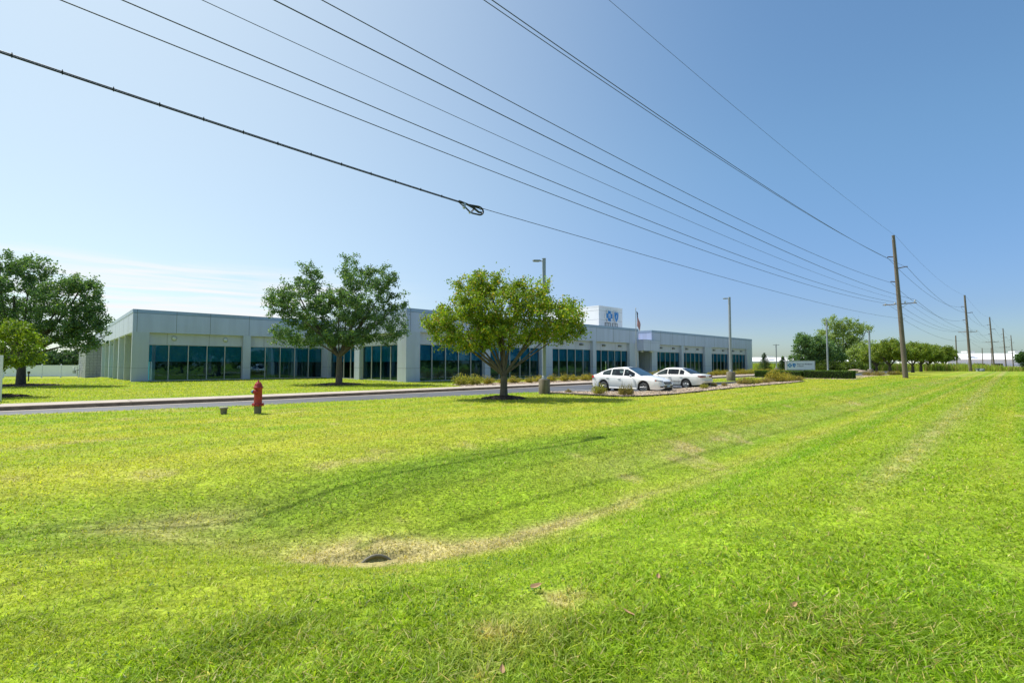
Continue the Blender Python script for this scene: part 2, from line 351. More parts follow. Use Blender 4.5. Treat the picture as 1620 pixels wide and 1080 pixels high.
def asphalt_mat(name, base):
    m = bpy.data.materials.new(name); m.use_nodes = True; n = m.node_tree.nodes; l = m.node_tree.links; p = n['Principled BSDF']
    p.inputs['Roughness'].default_value = .62; p.inputs['Specular IOR Level'].default_value = .7
    t = n.new('ShaderNodeTexCoord')
    a = n.new('ShaderNodeTexNoise'); a.inputs['Scale'].default_value = .35; a.inputs['Detail'].default_value = 8; l.new(t.outputs['Object'], a.inputs['Vector'])
    b = n.new('ShaderNodeTexVoronoi'); b.feature = 'DISTANCE_TO_EDGE'; b.inputs['Scale'].default_value = .23; l.new(t.outputs['Object'], b.inputs['Vector'])
    wv = n.new('ShaderNodeTexNoise'); wv.inputs['Scale'].default_value = 1.2; l.new(t.outputs['Object'], wv.inputs['Vector'])
    add = n.new('ShaderNodeMixRGB'); add.blend_type = 'ADD'; add.inputs[0].default_value = 1.2; l.new(t.outputs['Object'], add.inputs[1]); l.new(wv.outputs['Color'], add.inputs[2]); l.new(add.outputs[0], b.inputs['Vector'])
    cr = n.new('ShaderNodeMapRange'); cr.inputs[1].default_value = .0; cr.inputs[2].default_value = .012; l.new(b.outputs[0], cr.inputs[0])
    r = n.new('ShaderNodeValToRGB'); r.color_ramp.elements[0].position = .3; r.color_ramp.elements[1].position = .7
    r.color_ramp.elements[0].color = (*[c*.75 for c in base], 1); r.color_ramp.elements[1].color = (*[c*1.3 for c in base], 1); l.new(a.outputs[0], r.inputs[0])
    mx = n.new('ShaderNodeMixRGB'); mx.inputs[1].default_value = (.018, .018, .02, 1); l.new(cr.outputs[0], mx.inputs[0]); l.new(r.outputs[0], mx.inputs[2]); l.new(mx.outputs[0], p.inputs['Base Color'])
    f = n.new('ShaderNodeTexNoise'); f.inputs['Scale'].default_value = 60; l.new(t.outputs['Object'], f.inputs['Vector'])
    bm = n.new('ShaderNodeBump'); bm.inputs['Strength'].default_value = .4; bm.inputs['Distance'].default_value = .01; l.new(f.outputs[0], bm.inputs['Height']); l.new(bm.outputs[0], p.inputs['Normal'])
    return m
M['asphalt'] = asphalt_mat('asphalt', (.060, .065, .076))
def grass_ground():
    m = bpy.data.materials.new('mown grass'); m.use_nodes = True; n = m.node_tree.nodes; l = m.node_tree.links; p = n['Principled BSDF']
    p.inputs['Roughness'].default_value = .9; p.inputs['Specular IOR Level'].default_value = .15
    a = n.new('ShaderNodeVertexColor'); a.layer_name = 'col'; t = n.new('ShaderNodeTexCoord')
    last = a.outputs[0]
    for sc, lo, hi, det in ((22, .62, 1.42, 4), (5.5, .80, 1.20, 6), (.9, .90, 1.12, 5)):
        z = n.new('ShaderNodeTexNoise'); z.inputs['Scale'].default_value = sc; z.inputs['Detail'].default_value = det; l.new(t.outputs['Object'], z.inputs['Vector'])
        r = n.new('ShaderNodeMapRange'); r.inputs[1].default_value = .32; r.inputs[2].default_value = .68; r.inputs[3].default_value = lo; r.inputs[4].default_value = hi; l.new(z.outputs[0], r.inputs[0])
        x = n.new('ShaderNodeVectorMath'); x.operation = 'SCALE'; l.new(last, x.inputs[0]); l.new(r.outputs[0], x.inputs['Scale']); last = x.outputs[0]
    l.new(last, p.inputs['Base Color'])
    z = n.new('ShaderNodeTexNoise'); z.inputs['Scale'].default_value = 28; z.inputs['Detail'].default_value = 5; l.new(t.outputs['Object'], z.inputs['Vector'])
    b = n.new('ShaderNodeBump'); b.inputs['Strength'].default_value = .6; b.inputs['Distance'].default_value = .05; l.new(z.outputs[0], b.inputs['Height']); l.new(b.outputs[0], p.inputs['Normal'])
    return m
M['ground'] = grass_ground()
# ---------------------------------------------------------------- ground
def axis(segs, lo, hi):
    out = [segs[0][0]]
    for a, b, st in segs:
        n = max(1, round((b-a)/st)); out += [a+(b-a)*(i+1)/n for i in range(n)]
    st = segs[-1][2]; x = out[-1]
    while x < hi: st *= 1.16; x += st; out.append(x)
    st = segs[0][2]; x = out[0]; pre = []
    while x > lo: st *= 1.16; x -= st; pre.append(x)
    return np.array(pre[::-1]+out)
gu = axis([(-14, -2, .35), (-2, 1.9, .13), (1.9, 3.7, .045), (3.7, 14, .13), (14, 64, .3), (64, 115, .8)], -2600, 4200)
gv = axis([(-14, 0, .5), (0, 4.1, .12), (4.1, 6, .045), (6, 9, .12), (9, 30, .2), (30, 56, .7)], -900, 4200)
U_, V_ = np.meshgrid(gu, gv)
Z_ = ground_z(U_, V_)
X_ = U_*UX-V_*UY; Y_ = U_*UY+V_*UX
nu = len(gu); nv = len(gv)
idx = np.arange(nu*nv).reshape(nv, nu)
quads = np.stack([idx[:-1, :-1], idx[:-1, 1:], idx[1:, 1:], idx[1:, :-1]], -1).reshape(-1, 4)
gcol = grass_col(U_, V_)
far = sstep(np.hypot(X_, Y_), 90, 300)[..., None]
gcol = gcol*(1-far)+np.array([.16, .20, .05])*far
g = np_mesh('lawn', np.stack([X_, Y_, Z_], -1), quads, M['ground'], colors=gcol.reshape(-1, 3), smooth=True)
tag(g, kind='structure')
def sheet(name, poly, z, m, kind='structure', zt=None):
    bm = bmesh.new(); pts = [W(u, v, z) for u, v in poly]; vs = [bm.verts.new(q) for q in pts]
    for t in tessellate_polygon([pts]):
        if len(set(t)) == 3 and (pts[t[1]]-pts[t[0]]).cross(pts[t[2]]-pts[t[0]]).length > 1e-6: bm.faces.new([vs[i] for i in t])
    me = bpy.data.meshes.new(name); bm.normal_update()
    for f in bm.faces:
        if f.normal.z < 0: f.normal_flip()
    bm.to_mesh(me); bm.free(); me.materials.append(m)
    o = bpy.data.objects.new(name, me); COL.objects.link(o); return tag(o, kind=kind)
sheet('parking_drive', PAVED, -.10, M['asphalt'])
sheet('entrance_lane', LANE, -.10, M['asphalt'])
sheet('road', ROAD, -.03, M['asphalt'])
# painted parking lines
mb = MB()
for uu in (24.9, 27.75, 30.6, 33.45, 36.3):
    mb.box(uu-.05, uu+.05, 15.6, 20.6, -.097, -.094)
o = mb.build('parking_markings', M['whitepaint']); o.rotation_euler.z = PHI; tag(o, kind='structure')
# kerb and sidewalk along the far side
def off(poly, d): return [(u, v+d) for u, v in poly]
kb = MB(); kt = MB(); gt = MB()
fe = FAR_EDGE
for i in range(len(fe)-1):
    (u0, v0), (u1, v1) = fe[i], fe[i+1]
    n = max(1, int((u1-u0)/3))
    for j in range(n):
        a = u0+(u1-u0)*j/n; b = u0+(u1-u0)*(j+1)/n; va = v0+(v1-v0)*j/n; vb = v0+(v1-v0)*(j+1)/n
        g_ = .012
        def slab(mb, o0, o1, z0, z1, gap=0):
            p = [W(a+gap, va+o0), W(b-gap, vb+o0), W(b-gap, vb+o1), W(a+gap, va+o1)]
            vs = [(q.x, q.y, z0) for q in p]+[(q.x, q.y, z1) for q in p]
            mb.add(vs, [(3, 2, 1, 0), (4, 5, 6, 7), (0, 1, 5, 4), (1, 2, 6, 5), (2, 3, 7, 6), (3, 0, 4, 7)])
        slab(kb, -.02, .16, -.2, .05, g_*.4)
        slab(gt, -.42, -.02, -.15, -.092, g_*.4)
        slab(kt, .16, 1.85, -.1, .053, g_)
tag(kb.build('kerb', M['kerb']), kind='structure'); tag(gt.build('gutter', M['kerbtop']), kind='structure')
tag(kt.build('sidewalk', M['kerbtop']), kind='structure')
# kerb of the parking bay island and front bed
kb = MB()
def kerbline(pts, w=.15, z0=-.2, z1=.05):
    for (a, b) in zip(pts[:-1], pts[1:]):
        d = Vector((b[0]-a[0], b[1]-a[1])); L = d.length; d.normalize(); nn = Vector((d.y, -d.x))*w
        p = [W(a[0], a[1]), W(b[0], b[1]), W(b[0]+nn.x, b[1]+nn.y), W(a[0]+nn.x, a[1]+nn.y)]
        kb.add([(q.x, q.y, z0) for q in p]+[(q.x, q.y, z1) for q in p], [(0, 1, 2, 3), (7, 6, 5, 4), (4, 5, 1, 0), (5, 6, 2, 1), (6, 7, 3, 2), (7, 4, 0, 3)])
kerbline(NEAR_EDGE[7:11]); kerbline(NEAR_EDGE[11:17]); kerbline([(62, 19.2), (150, 19.2)])
tag(kb.build('island_kerb', M['kerbtop']), kind='structure')
# ---- gravel beds: stones as one mass over a sheet
def bed(name, poly, seed, dens, zb=.03):
    s_ = sheet(name, poly, zb, M['gravel'])
    rs = np.random.RandomState(seed); us = [p[0] for p in poly]; vs = [p[1] for p in poly]
    area = (max(us)-min(us))*(max(vs)-min(vs)); n = int(area*dens)
    u = rs.uniform(min(us), max(us), n); v = rs.uniform(min(vs), max(vs), n); k = inpoly(u, v, poly); u = u[k]; v = v[k]; n = len(u)
    X = u*UX-v*UY; Y = u*UY+v*UX; r = rs.uniform(.03, .075, n); an = rs.uniform(0, 6.3, n)
    base = np.array([[1, 0, 0], [0, 1, 0], [-1, 0, 0], [0, -1, 0], [.5, .5, 1], [-.5, .5, 1], [-.5, -.5, 1], [.5, -.5, 1]], float)
    ca, sa = np.cos(an), np.sin(an); P = np.zeros((n, 8, 3))
    bx = base[None, :, 0]*rs.uniform(.7, 1.2, (n, 1)); by = base[None, :, 1]*rs.uniform(.6, 1.1, (n, 1))
    P[..., 0] = X[:, None]+(bx*ca[:, None]-by*sa[:, None])*r[:, None]; P[..., 1] = Y[:, None]+(bx*sa[:, None]+by*ca[:, None])*r[:, None]
    P[..., 2] = zb-.01+base[None, :, 2]*r[:, None]*.7
    q = np.array([[0, 1, 5, 4], [1, 2, 6, 5], [2, 3, 7, 6], [3, 0, 4, 7], [4, 5, 6, 7]])[None]+(np.arange(n)*8)[:, None, None]
    c = np.array([.62, .51, .39])*rs.uniform(.45, 1.35, (n, 1)); c = np.repeat(np.clip(c, 0, .8), 8, 0)
    tag(np_mesh('gravel_stones', P, q, M['stonecol'], colors=c), 'pale tan landscaping stones covering the %s' % name.replace('_', ' '), 'gravel', kind='stuff')
def stonecol():
    m = bpy.data.materials.new('landscape stone'); m.use_nodes = True; n = m.node_tree.nodes; l = m.node_tree.links
    a = n.new('ShaderNodeVertexColor'); a.layer_name = 'col'; l.new(a.outputs[0], n['Principled BSDF'].inputs['Base Color']); n['Principled BSDF'].inputs['Roughness'].default_value = .9; return m
M['stonecol'] = stonecol()
bed('parking_bed', BED, 3, 90); bed('building_bed', BED2, 4, 30); bed('lane_bed', BED3, 5, 25); bed('hedge_bed', HEDGEBED, 6, 12)
mb = MB(); mb.tube([W(u, v, .03) for u, v in BED[:8]], .05, 5)
mb.tube([W(19.5, 17.4, .03), W(19.8, 13.0, .03)], .05, 5)
tag(mb.build('bed_edging', M['edging']), 'low black border edging the gravel bed below the parked cars', 'garden edging')
# ---------------------------------------------------------------- grass blades
def blades():
    rs = np.random.RandomState(11)
    def sample(n, y0, y1, p):                 # pdf in Y ~ Y**p
        t = rs.rand(n); e = p+1
        return (y0**e+(y1**e-y0**e)*t)**(1/e)
    Ys = np.concatenate([sample(70000, 1.75, 3.2, 1.0), sample(430000, 3.2, 62, -.72)])
    Xs = Ys*rs.uniform(-1.2, 1.2, len(Ys))
    u, v = toUV(Xs, Ys)
    clump = fbm(u*5.5, v*5.5, 2)
    pa = (u-PIPE[0])*PAX[0]+(v-PIPE[1])*PAX[1]; pb = -(u-PIPE[0])*PAX[1]+(v-PIPE[1])*PAX[0]
    pm = (pa > -.30) & (pa < .05) & (np.abs(pb) < .21)
    keep = (rs.rand(len(u)) < .35+1.1*clump) & ~inpoly(u, v, PAVED) & ~inpoly(u, v, BED) & ~inpoly(u, v, BED2) & ~pm
    keep &= ~((v > 24) & (v < 26.6))
    for (mu, mv, mr_) in MULCH: keep &= np.hypot(u-mu, v-mv) > mr_
    u, v, Xs, Ys = u[keep], v[keep], Xs[keep], Ys[keep]; n = len(u)
    z = ground_z(u, v)
    coarse = sstep(fbm(u*1.1+40, v*1.1, 3), .40, .66)*(1-sstep(v, 3.0, 4.0))
    tuft = np.exp(-((u-3.1)/.85)**2-((v-.85)/.42)**2)+.8*np.exp(-((u-.3)/1.2)**2-((v-2.6)/.5)**2)
    tuft = tuft*(.35+.9*fbm(u*2.2+11, v*2.2, 3)); coarse = np.clip(coarse+1.25*tuft, 0, 1.6)
    c = grass_col(u, v)
    isdry = rs.rand(n) < .08+.22*np.clip(tuft, 0, 1)
    c = np.where(isdry[:, None], np.array([.36, .31, .13]), c)
    bright = rs.rand(n) < .16
    c = np.where(bright[:, None], c*np.array([1.5, 1.3, 1.0]), c)
    amp = (1-.62*sstep(Ys, 5, 16))[:, None]; c = c*(1.22+(rs.uniform(.72, 1.80, (n, 1))-1.22)*amp)
    c = np.clip(c, 0, .7)
    sc = (np.maximum(Ys, 3)/3)**.80
    h = rs.uniform(.020, .046, n)*(1+.9*coarse*(1-sstep(Ys, 2.8, 4.4)))*(1+.20*(sc-1)); w = rs.uniform(.0018, .0040, n)*(1+.6*coarse)*sc*.9
    an = rs.uniform(0, 2*math.pi, n); la = rs.uniform(0, 2*math.pi, n); lean = rs.uniform(.4, 1.7, n)*h
    px, py = np.cos(an)*w, np.sin(an)*w; lx, ly = np.cos(la)*lean, np.sin(la)*lean
    P = np.zeros((n, 6, 3))
    for i, (t, ws) in enumerate(((0, 1), (.55, .85), (1, .12))):
        bx = Xs+lx*t**1.6; by = Ys+ly*t**1.6; bz = z-.006+h*t*(1-.20*t*(lean/h))
        P[:, 2*i, 0] = bx-px*ws; P[:, 2*i, 1] = by-py*ws; P[:, 2*i, 2] = bz
        P[:, 2*i+1, 0] = bx+px*ws; P[:, 2*i+1, 1] = by+py*ws; P[:, 2*i+1, 2] = bz
    q = np.array([[0, 1, 3, 2], [2, 3, 5, 4]])[None]+(np.arange(n)*6)[:, None, None]
    o = np_mesh('grass', P, q, M['blade'], colors=np.repeat(c, 6, 0))
    tag(o, 'short mown green grass blades covering the roadside lawn and ditch', 'grass', kind='stuff')
MULCH = []   # filled before the call at the end
# ---------------------------------------------------------------- office building (local x = u, y = v)
B = empty('office_building', (0, 0, 0), PHI)
tag(B, 'long low grey panelled office building with blue tinted ribbon windows', 'building')
ZF, ZT, ZC = 4.38, 6.07, 6.4                    # fascia underside, cap line, roof top
REC = .38
def fascia(name, x0, x1, v0, joints, left_end=None, depth=.38):
    mb = MB()
    mb.box(x0, x1, v0, v0+depth, ZF, ZT, 0); mb.box(x0-.02, x1+.02, v0-.025, v0+depth, ZT+.02, ZC, 2); mb.box(x0, x1, v0+.02, v0+depth, ZT, ZT+.02, 1)
    for j in joints: mb.box(j-.012, j+.012, v0-.004, v0+.1, ZF+.01, ZT-.005, 1); mb.box(j-.012, j+.012, v0-.029, v0+.1, ZT+.03, ZC-.01, 1)
    return mb.build(name, [M['panel'], M['joint'], M['cap']], B)
LEFT_V, MID_V = 53.6, 36.25
fascia('fascia', 5.2, 22.1, LEFT_V, [5.5, 8.4, 11.1, 14.5, 18.3])
fascia('fascia', 22.1, 58.9, MID_V, [22.5, 26.2, 30.0, 33.7, 37.4, 41.5, 45.4, 49.3, 52.9, 56.6])
fascia('fascia', 62.4, 100.3, MID_V, [62.75, 64.9, 68.5, 72.2, 75.9, 79.5, 83.2, 86.7, 90.2, 93.9, 97.2])
def side_fascia(x, v0, v1, joints, sgn=-1, z1=ZC):
    mb = MB(); d = .38
    xa, xb = (x, x+d)
    mb.box(xa, xb, v0, v1, ZF, ZT, 0); mb.box(xa-.025, xb, v0, v1+.02, ZT+.02, z1, 2); mb.box(xa+.02, xb, v0, v1, ZT, ZT+.02, 1)
    for j in joints: mb.box(xa-.004, xa+.1, j-.012, j+.012, ZF+.01, ZT-.005, 1)
    return mb.build('fascia', [M['panel'], M['joint'], M['cap']], B)
side_fascia(5.2, LEFT_V+.381, 112, [57+4*i for i in range(14)])
side_fascia(22.1, MID_V+.381, 54.1, [40, 43.6, 47.3, 51])
side_fascia(62.4, MID_V+.381, 44, [39, 42])
mb = MB(); mb.box(58.52, 58.9, MID_V+.381, 44, ZF, ZC, 0); mb.build('fascia', M['panel'], B)
mb = MB(); mb.box(99.92, 100.3, MID_V+.381, 70, 0, ZC, 0); mb.build('end_wall', M['panel'], B)
mb = MB()
mb.box(5.6, 99.9, 54.0, 98, ZT-.35, ZT-.2); mb.box(22.5, 58.5, 36.7, 54.0, ZT-.35, ZT-.2); mb.box(62.8, 99.9, 36.7, 54.0, ZT-.35, ZT-.2); mb.box(58.5, 62.8, 42, 54, ZT-.35, ZT-.2)
mb.build('roof', M['whitepanel'], B)
def pier(x0, x1, v0, d=REC, z1=ZF-.003, inset=.0):
    mb = MB(); mb.box(x0, x1, v0+inset, v0+d, -.3, z1, 0)
    mb.box(x0-.003, x1+.003, v0+inset-.003, v0+d-.01, 1.19, 1.205, 1)
    return mb.build('pier', [M['pierpanel'], M['joint']], B)
RNG = random.Random(12)
def bay(x0, x1, v0, panes=5, zs=.10, zt=3.28, blind=.47, ltz=3.93, lights=(), curtain=False, light_kind='round'):
    """one glazed bay set back behind the face at v0"""
    vg = v0+REC
    mb = MB(); mb.box(x0, x1, vg, vg+.25, zt+.08, ZF+.3, 0)
    for j in (x0+(x1-x0)*.18, x0+(x1-x0)*.62): mb.box(j-.01, j+.01, vg-.004, vg+.05, zt+.09, ZF-.01, 1)
    mb.build('lintel', [M['wallpanel'], M['joint']], B)
    f = MB(); t = .07
    f.box(x0, x1, vg-.03, vg+.12, zt, zt+.08); f.box(x0, x1, vg-.05, vg+.12, -.2, zs)
    w = (x1-x0)/panes
    for i in range(panes+1):
        c = x0+i*w; a = max(x0, c-t/2) if i else x0; b = min(x1, c+t/2) if i < panes else x1
        if i == 0: b = x0+t*.7
        if i == panes: a = x1-t*.7
        f.box(a, b, vg-.03, vg+.12, zs, zt)
    fo = f.build('window', M['mull'], B)
    for i in range(panes):
        g = MB(); a = x0+i*w+.03; b = x0+(i+1)*w-.03; e1, e2, e3 = [RNG.uniform(-.009, .009) for _ in range(3)]; g.quad((a, vg+.03+e1, zs), (b, vg+.03+e2, zs), (b, vg+.03+e2+e3, zt), (a, vg+.03+e1+e3, zt))
        go = g.build('pane', M['glass'], fo)
    bl = MB(); bl.box(x0+.02, x1-.02, vg+.22, vg+.24, zt-(zt-zs)*blind, zt+.1); bl.build('blind', M['blind'], fo)
    if curtain:
        cu = MB(); n = 40
        for (ca, cb) in curtain:
            xs = [ca+(cb-ca)*i/n for i in range(n+1)]
            for i in range(n):
                y0 = vg+.36+.05*math.sin(i*1.1); y1 = vg+.36+.05*math.sin((i+1)*1.1)
                cu.quad((xs[i], y0, zs), (xs[i+1], y1, zs), (xs[i+1]*.75+.25*(ca+cb)/2, y1, zt), (xs[i]*.75+.25*(ca+cb)/2, y0, zt))
        cu.build('curtain', M['curtain'], fo)
    for lx in lights:
        L = MB()
        if light_kind == 'round':
            L.lathe([(0, -.17), (.10, -.165), (.165, -.13), (.19, -.06), (.19, 0)], 18, (lx, vg-.003, ltz), 0, 'y')
            L.lathe([(.19, -.05), (.225, -.05), (.225, 0)], 18, (lx, vg-.003, ltz), 1, 'y')
        else:
            L.box(lx-.30, lx-.02, vg-.16, vg-.003, ltz-.11, ltz+.11, 2); L.lathe([(0, -.28), (.11, -.27), (.13, -.2), (.13, 0)], 14, (lx+.14, vg-.003, ltz), 1, 'y')
        L.build('wall_light', [M['whitepanel'], M['steel'], M['trim']], B)
# left wing front
pier(5.2, 6.4, LEFT_V, z1=ZF-.003)
bay(6.4, 14.0, LEFT_V, lights=(8.3, 12.5))
pier(14.0, 14.7, LEFT_V)
bay(14.7, 22.1, LEFT_V, lights=(17, 20.6), curtain=[(16.3, 17.3), (18.6, 19.3), (20.2, 21.2)])
# side of the middle block facing the left wing
def side_bay(x, v0, v1, panes=5, zs=.1, zt=3.28):
    xg = x+REC; mb = MB(); mb.box(xg, xg+.25, v0, v1, zt+.08, ZF+.3); mb.build('lintel', M['wallpanel'], B)
    f = MB(); f.box(xg-.03, xg+.12, v0, v1, zt, zt+.08); f.box(xg-.05, xg+.12, v0, v1, -.2, zs); w = (v1-v0)/panes
    for i in range(panes+1):
        c = v0+i*w; f.box(xg-.03, xg+.12, max(v0, c-.035), min(v1, c+.035), zs, zt)
    fo = f.build('window', M['mull'], B)
    for i in range(panes):
        a = v0+i*w+.03; b = v0+(i+1)*w-.03; g = MB(); g.quad((xg+.03, b, zs), (xg+.03, a, zs), (xg+.03, a, zt), (xg+.03, b, zt)); g.build('pane', M['glass'], fo)
    bl = MB(); bl.box(xg+.22, xg+.24, v0+.02, v1-.02, zt-(zt-zs)*.47, zt+.1); bl.build('blind', M['blind'], fo)
def side_pier(x, v0, v1, m='pierpanel', d=REC, out=0):
    mb = MB(); mb.box(x-out, x+d, v0, v1, -.4, ZF-.003, 0); mb.box(x-out-.003, x+d-.01, v0-.003, v1+.003, 1.19, 1.205, 1)
    return mb.build('pier', [M[m], M['joint']], B)
side_pier(22.1, MID_V+REC+.001, 37.7); side_bay(22.1, 37.7, 44.9, 4); side_pier(22.1, 44.9, 46.0); side_bay(22.1, 46.0, 52.4, 4); side_pier(22.1, 52.4, 54.0)
# middle block front
pier(22.1, 23.5, MID_V)
for a, b in ((23.5, 31.0), (31.7, 39.2), (41.0, 48.5), (49.2, 56.7)): bay(a, b, MID_V, lights=(a+2.0, a+5.6), light_kind='box', blind=.43)
pier(31.0, 31.7, MID_V); pier(39.2, 41.0, MID_V); pier(48.5, 49.2, MID_V); pier(56.7, 58.9, MID_V)
# right block front
pier(62.4, 63.9, MID_V)
for a, b in ((63.9, 71.3), (72.0, 79.5), (82.0, 89.5), (90.2, 97.7)): bay(a, b, MID_V, lights=(a+1.6, a+5.4), light_kind='box', blind=.43)
pier(71.3, 72.0, MID_V); pier(79.5, 82.0, MID_V); pier(89.5, 90.2, MID_V); pier(97.7, 100.3, MID_V)
# entrance recess, canopy, door
mb = MB(); mb.box(58.9, 62.4, 41.2, 41.5, -.2, 5.2, 0); mb.box(58.6, 58.897, 36.7, 41.5, -.2, 4.37, 0); mb.box(62.403, 62.7, 36.7, 41.5, -.2, 4.37, 0); mb.build('recess_wall', [M['pierpanel']], B)
mb = MB()
mb.box(58.7, 62.95, 35.3, 41.1, 3.37, 4.83, 0); mb.box(58.69, 62.96, 35.29, 35.4, 4.50, 4.51, 1)
for j in (60.4,): mb.box(j-.01, j+.01, 35.294, 35.4, 3.38, 4.82, 1)
mb.box(58.66, 62.99, 35.26, 41.1, 4.834, 4.90, 2)
mb.build('canopy', [M['panel'], M['joint'], M['cap']], B)
for lx in (59.3, 61.6):
    L = MB(); L.lathe([(0, 0), (.24, 0), (.25, .03), (.16, .17), (0, .18)][::-1], 16, (lx, 36.0, 3.19)); L.build('canopy_light', M['whitepaint'], B)
d_ = MB(); d_.box(59.2, 61.9, 41.12, 41.19, 0, 2.6, 0); dd = d_.build('door', M['dark'], B)
h_ = MB(); h_.box(60.2, 60.24, 41.05, 41.1, .9, 1.5); h_.box(60.1, 60.24, 41.05, 41.12, 1.15, 1.19); h_.build('handle', M['steel'], dd)
d2 = MB(); d2.box(59.1, 59.2, 41.05, 41.2, 0, 2.7); d2.box(61.9, 62.0, 41.05, 41.2, 0, 2.7); d2.box(59.1, 62.0, 41.05, 41.2, 2.7, 2.8); d2.build('door_frame', M['mull'], dd)
# dark rooms behind the glass
mb = MB()
mb.box(6, 22.3, 57.5, 57.6, 0, ZT-.4); mb.box(22.9, 58.5, 41.5, 41.6, 0, ZT-.4); mb.box(62.8, 99.8, 41.5, 41.6, 0, ZT-.4)
mb.box(6, 58, 54.6, 57.5, -.05, .02); mb.box(22.9, 58.5, 37.2, 54, -.05, .02); mb.box(62.8, 99.8, 37.2, 54, -.05, .02); mb.box(22.31, 22.4, 54.1, 57.45, -.05, 3.89); mb.box(22.5, 58.4, 54.02, 54.1, -.05, 3.89); mb.box(26.2, 26.3, 37.2, 41.45, 0.02, 3.9); mb.box(26.2, 26.3, 41.65, 54, 0.02, 3.9)
mb.box(22.9, 99.8, 37.1, 54, 3.9, 3.95); mb.box(6, 22.3, 54.4, 57.5, 3.9, 3.95)
mb.build('interior', M['room'], B)
# left end: deep colonnade behind thin piers, block wall at the far end
mb = MB(); mb.box(6.7, 6.95, LEFT_V+.45, 99, -1, ZF, 0); mb.build('wall', M['wallpanel'], B)
mb = MB(); mb.box(5.25, 6.7, LEFT_V+.4, 99, ZF-.06, ZF-.004); mb.build('soffit', M['wallpanel'], B)
for i, vp in enumerate((59.2, 64.7, 70.2, 75.7, 81.3, 87)):
    if i % 2: side_pier(5.2, vp, vp+.55, d=1.49)
    else: side_pier(5.2, vp, vp+.18, 'mull', .5)
for a, b in ((54.6, 59.1), (60, 64.5), (66, 70), (71, 75.5), (77, 81), (82, 86.5)):
    f = MB(); n = 3
    f.box(6.6, 6.698, a, b, 3.1, 3.2); f.box(6.6, 6.698, a, b, -.4, -.1)
    for i in range(n+1): f.box(6.6, 6.698, a+(b-a)*i/n-.04, a+(b-a)*i/n+.04, -.1, 3.1)
    fo = f.build('window', M['mull'], B)
    g = MB(); g.quad((6.66, b, -.1), (6.66, a, -.1), (6.66, a, 3.1), (6.66, b, 3.1)); g.build('pane', M['blind'], fo)
for vp in (56.5, 58.2, 62, 68, 73, 79, 84):
    L = MB(); L.lathe([(0, -.2), (.14, -.19), (.2, -.1), (.2, .12)], 14, (6.55, vp, 3.95), 0, 'x'); L.box(6.2, 6.7, vp-.06, vp+.06, 3.9, 4.02, 1); L.build('wall_light', [M['whitepanel'], M['steel']], B)
# stone-faced block wing with courses
mb = MB()
rs = random.Random(4)
mb.box(3.75, 6.9, 90.05, 112, -1.2, 4.3, 1)
for k in range(14):
    z0 = -1.0+k*.38
    for i in range(8):
        x0 = 3.7+3.2*i/8; mb.box(x0+.01, x0+.39, 90.0-rs.uniform(.0, .04), 90.05, z0+.01, min(4.3, z0+.37))
    for i in range(27): mb.box(3.7-rs.uniform(0, .04), 3.75, 90.05+i*.8, 90.83+i*.8, z0+.01, min(4.3, z0+.37))
mb.build('block_wall', [M['stone'], M['joint']], B)
# rooftop penthouse with the two emblems
P = MB()
px0, px1, pv0, pv1, pz = 60.0, 66.3, 43.7, 54.5, 10.3
P.box(px0, px1, pv0, pv1, ZT-.4, pz, 0)
P.box(px0-.03, px1+.03, pv0-.03, pv1+.03, pz, pz+.12, 0)
for z in (9.7, 8.3): P.box(px0-.004, px1+.004, pv0-.004, pv1+.004, z-.012, z+.012, 1)
P.box(px0-.004, px0+.1, 47.4, 47.42, ZT, pz-.01, 1); P.box(px0+3.1, px0+3.12, pv0-.004, pv0+.1, ZT, pz-.01, 1); P.box(px0-.004, px0+.1, 51.0, 51.02, ZT, pz-.01, 1)
P.build('penthouse', [M['whitepanel'], M['joint']], B)
for x in (61.5, 63.4):
    f = MB(); f.box(x, x+1.5, pv0-.03, pv0+.05, ZC-.3, 7.95, 0)
    for i in range(3): f.box(x+.2+i*.42, x+.42+i*.42, pv0-.045, pv0-.031, ZC-.2, 7.85, 1)
    f.build('louvre', [M['louvre'], M['whitepanel']], B)
def emblem_cross(mb, w, s, z, cx, y0, y1, m=0):
    """cross outline with flared arms, s = half size"""
    a = s*.42; b = s*.50
    pts = [(-b, s), (b, s), (a, a), (s, b), (s, -b), (a, -a), (b, -s), (-b, -s), (-a, -a), (-s, -b), (-s, b), (-a, a)]
    mb.prism([(cx+x, z+y) for x, y in pts][::-1], y0, y1, m, f=lambda x, zz, y: (x, y, zz))
def shield_pts(s): return [(-.72*s, s*.86), (-.36*s, s*.98), (0, s*.90), (.36*s, s*.98), (.72*s, s*.86), (.76*s, .2*s), (.62*s, -.35*s), (.34*s, -.78*s), (0, -1.1*s), (-.34*s, -.78*s), (-.62*s, -.35*s), (-.76*s, .2*s)]
def emblem_shield(mb, s, z, cx, y0, y1, m=0, k=1.0):
    mb.prism([(cx+x*k, z+y*k) for x, y in shield_pts(s)][::-1], y0, y1, m, f=lambda x, zz, y: (x, y, zz))
def figure(mb, s, z, cx, y, m):
    # small figure in a ring
    n = 20
    ring = [(cx+math.cos(2*math.pi*i/n)*s*.50, y, z+math.sin(2*math.pi*i/n)*s*.50) for i in range(n+1)]
    mb.tube(ring, s*.045, 5, m)
    mb.tube([(cx, y, z-.02*s), (cx, y, z+.24*s)], s*.10, 6, m); mb.lathe([(0, -s*.02), (s*.1, -s*.01), (s*.1, s*.02)], 10, (cx, y, z+.36*s), m, 'y')
    for a in (-1, 1):
        mb.tube([(cx, y, z), (cx+a*s*.22, y, z-.38*s)], s*.055, 5, m); mb.tube([(cx, y, z+.2*s), (cx+a*s*.34, y, z+.27*s)], s*.045, 5, m)
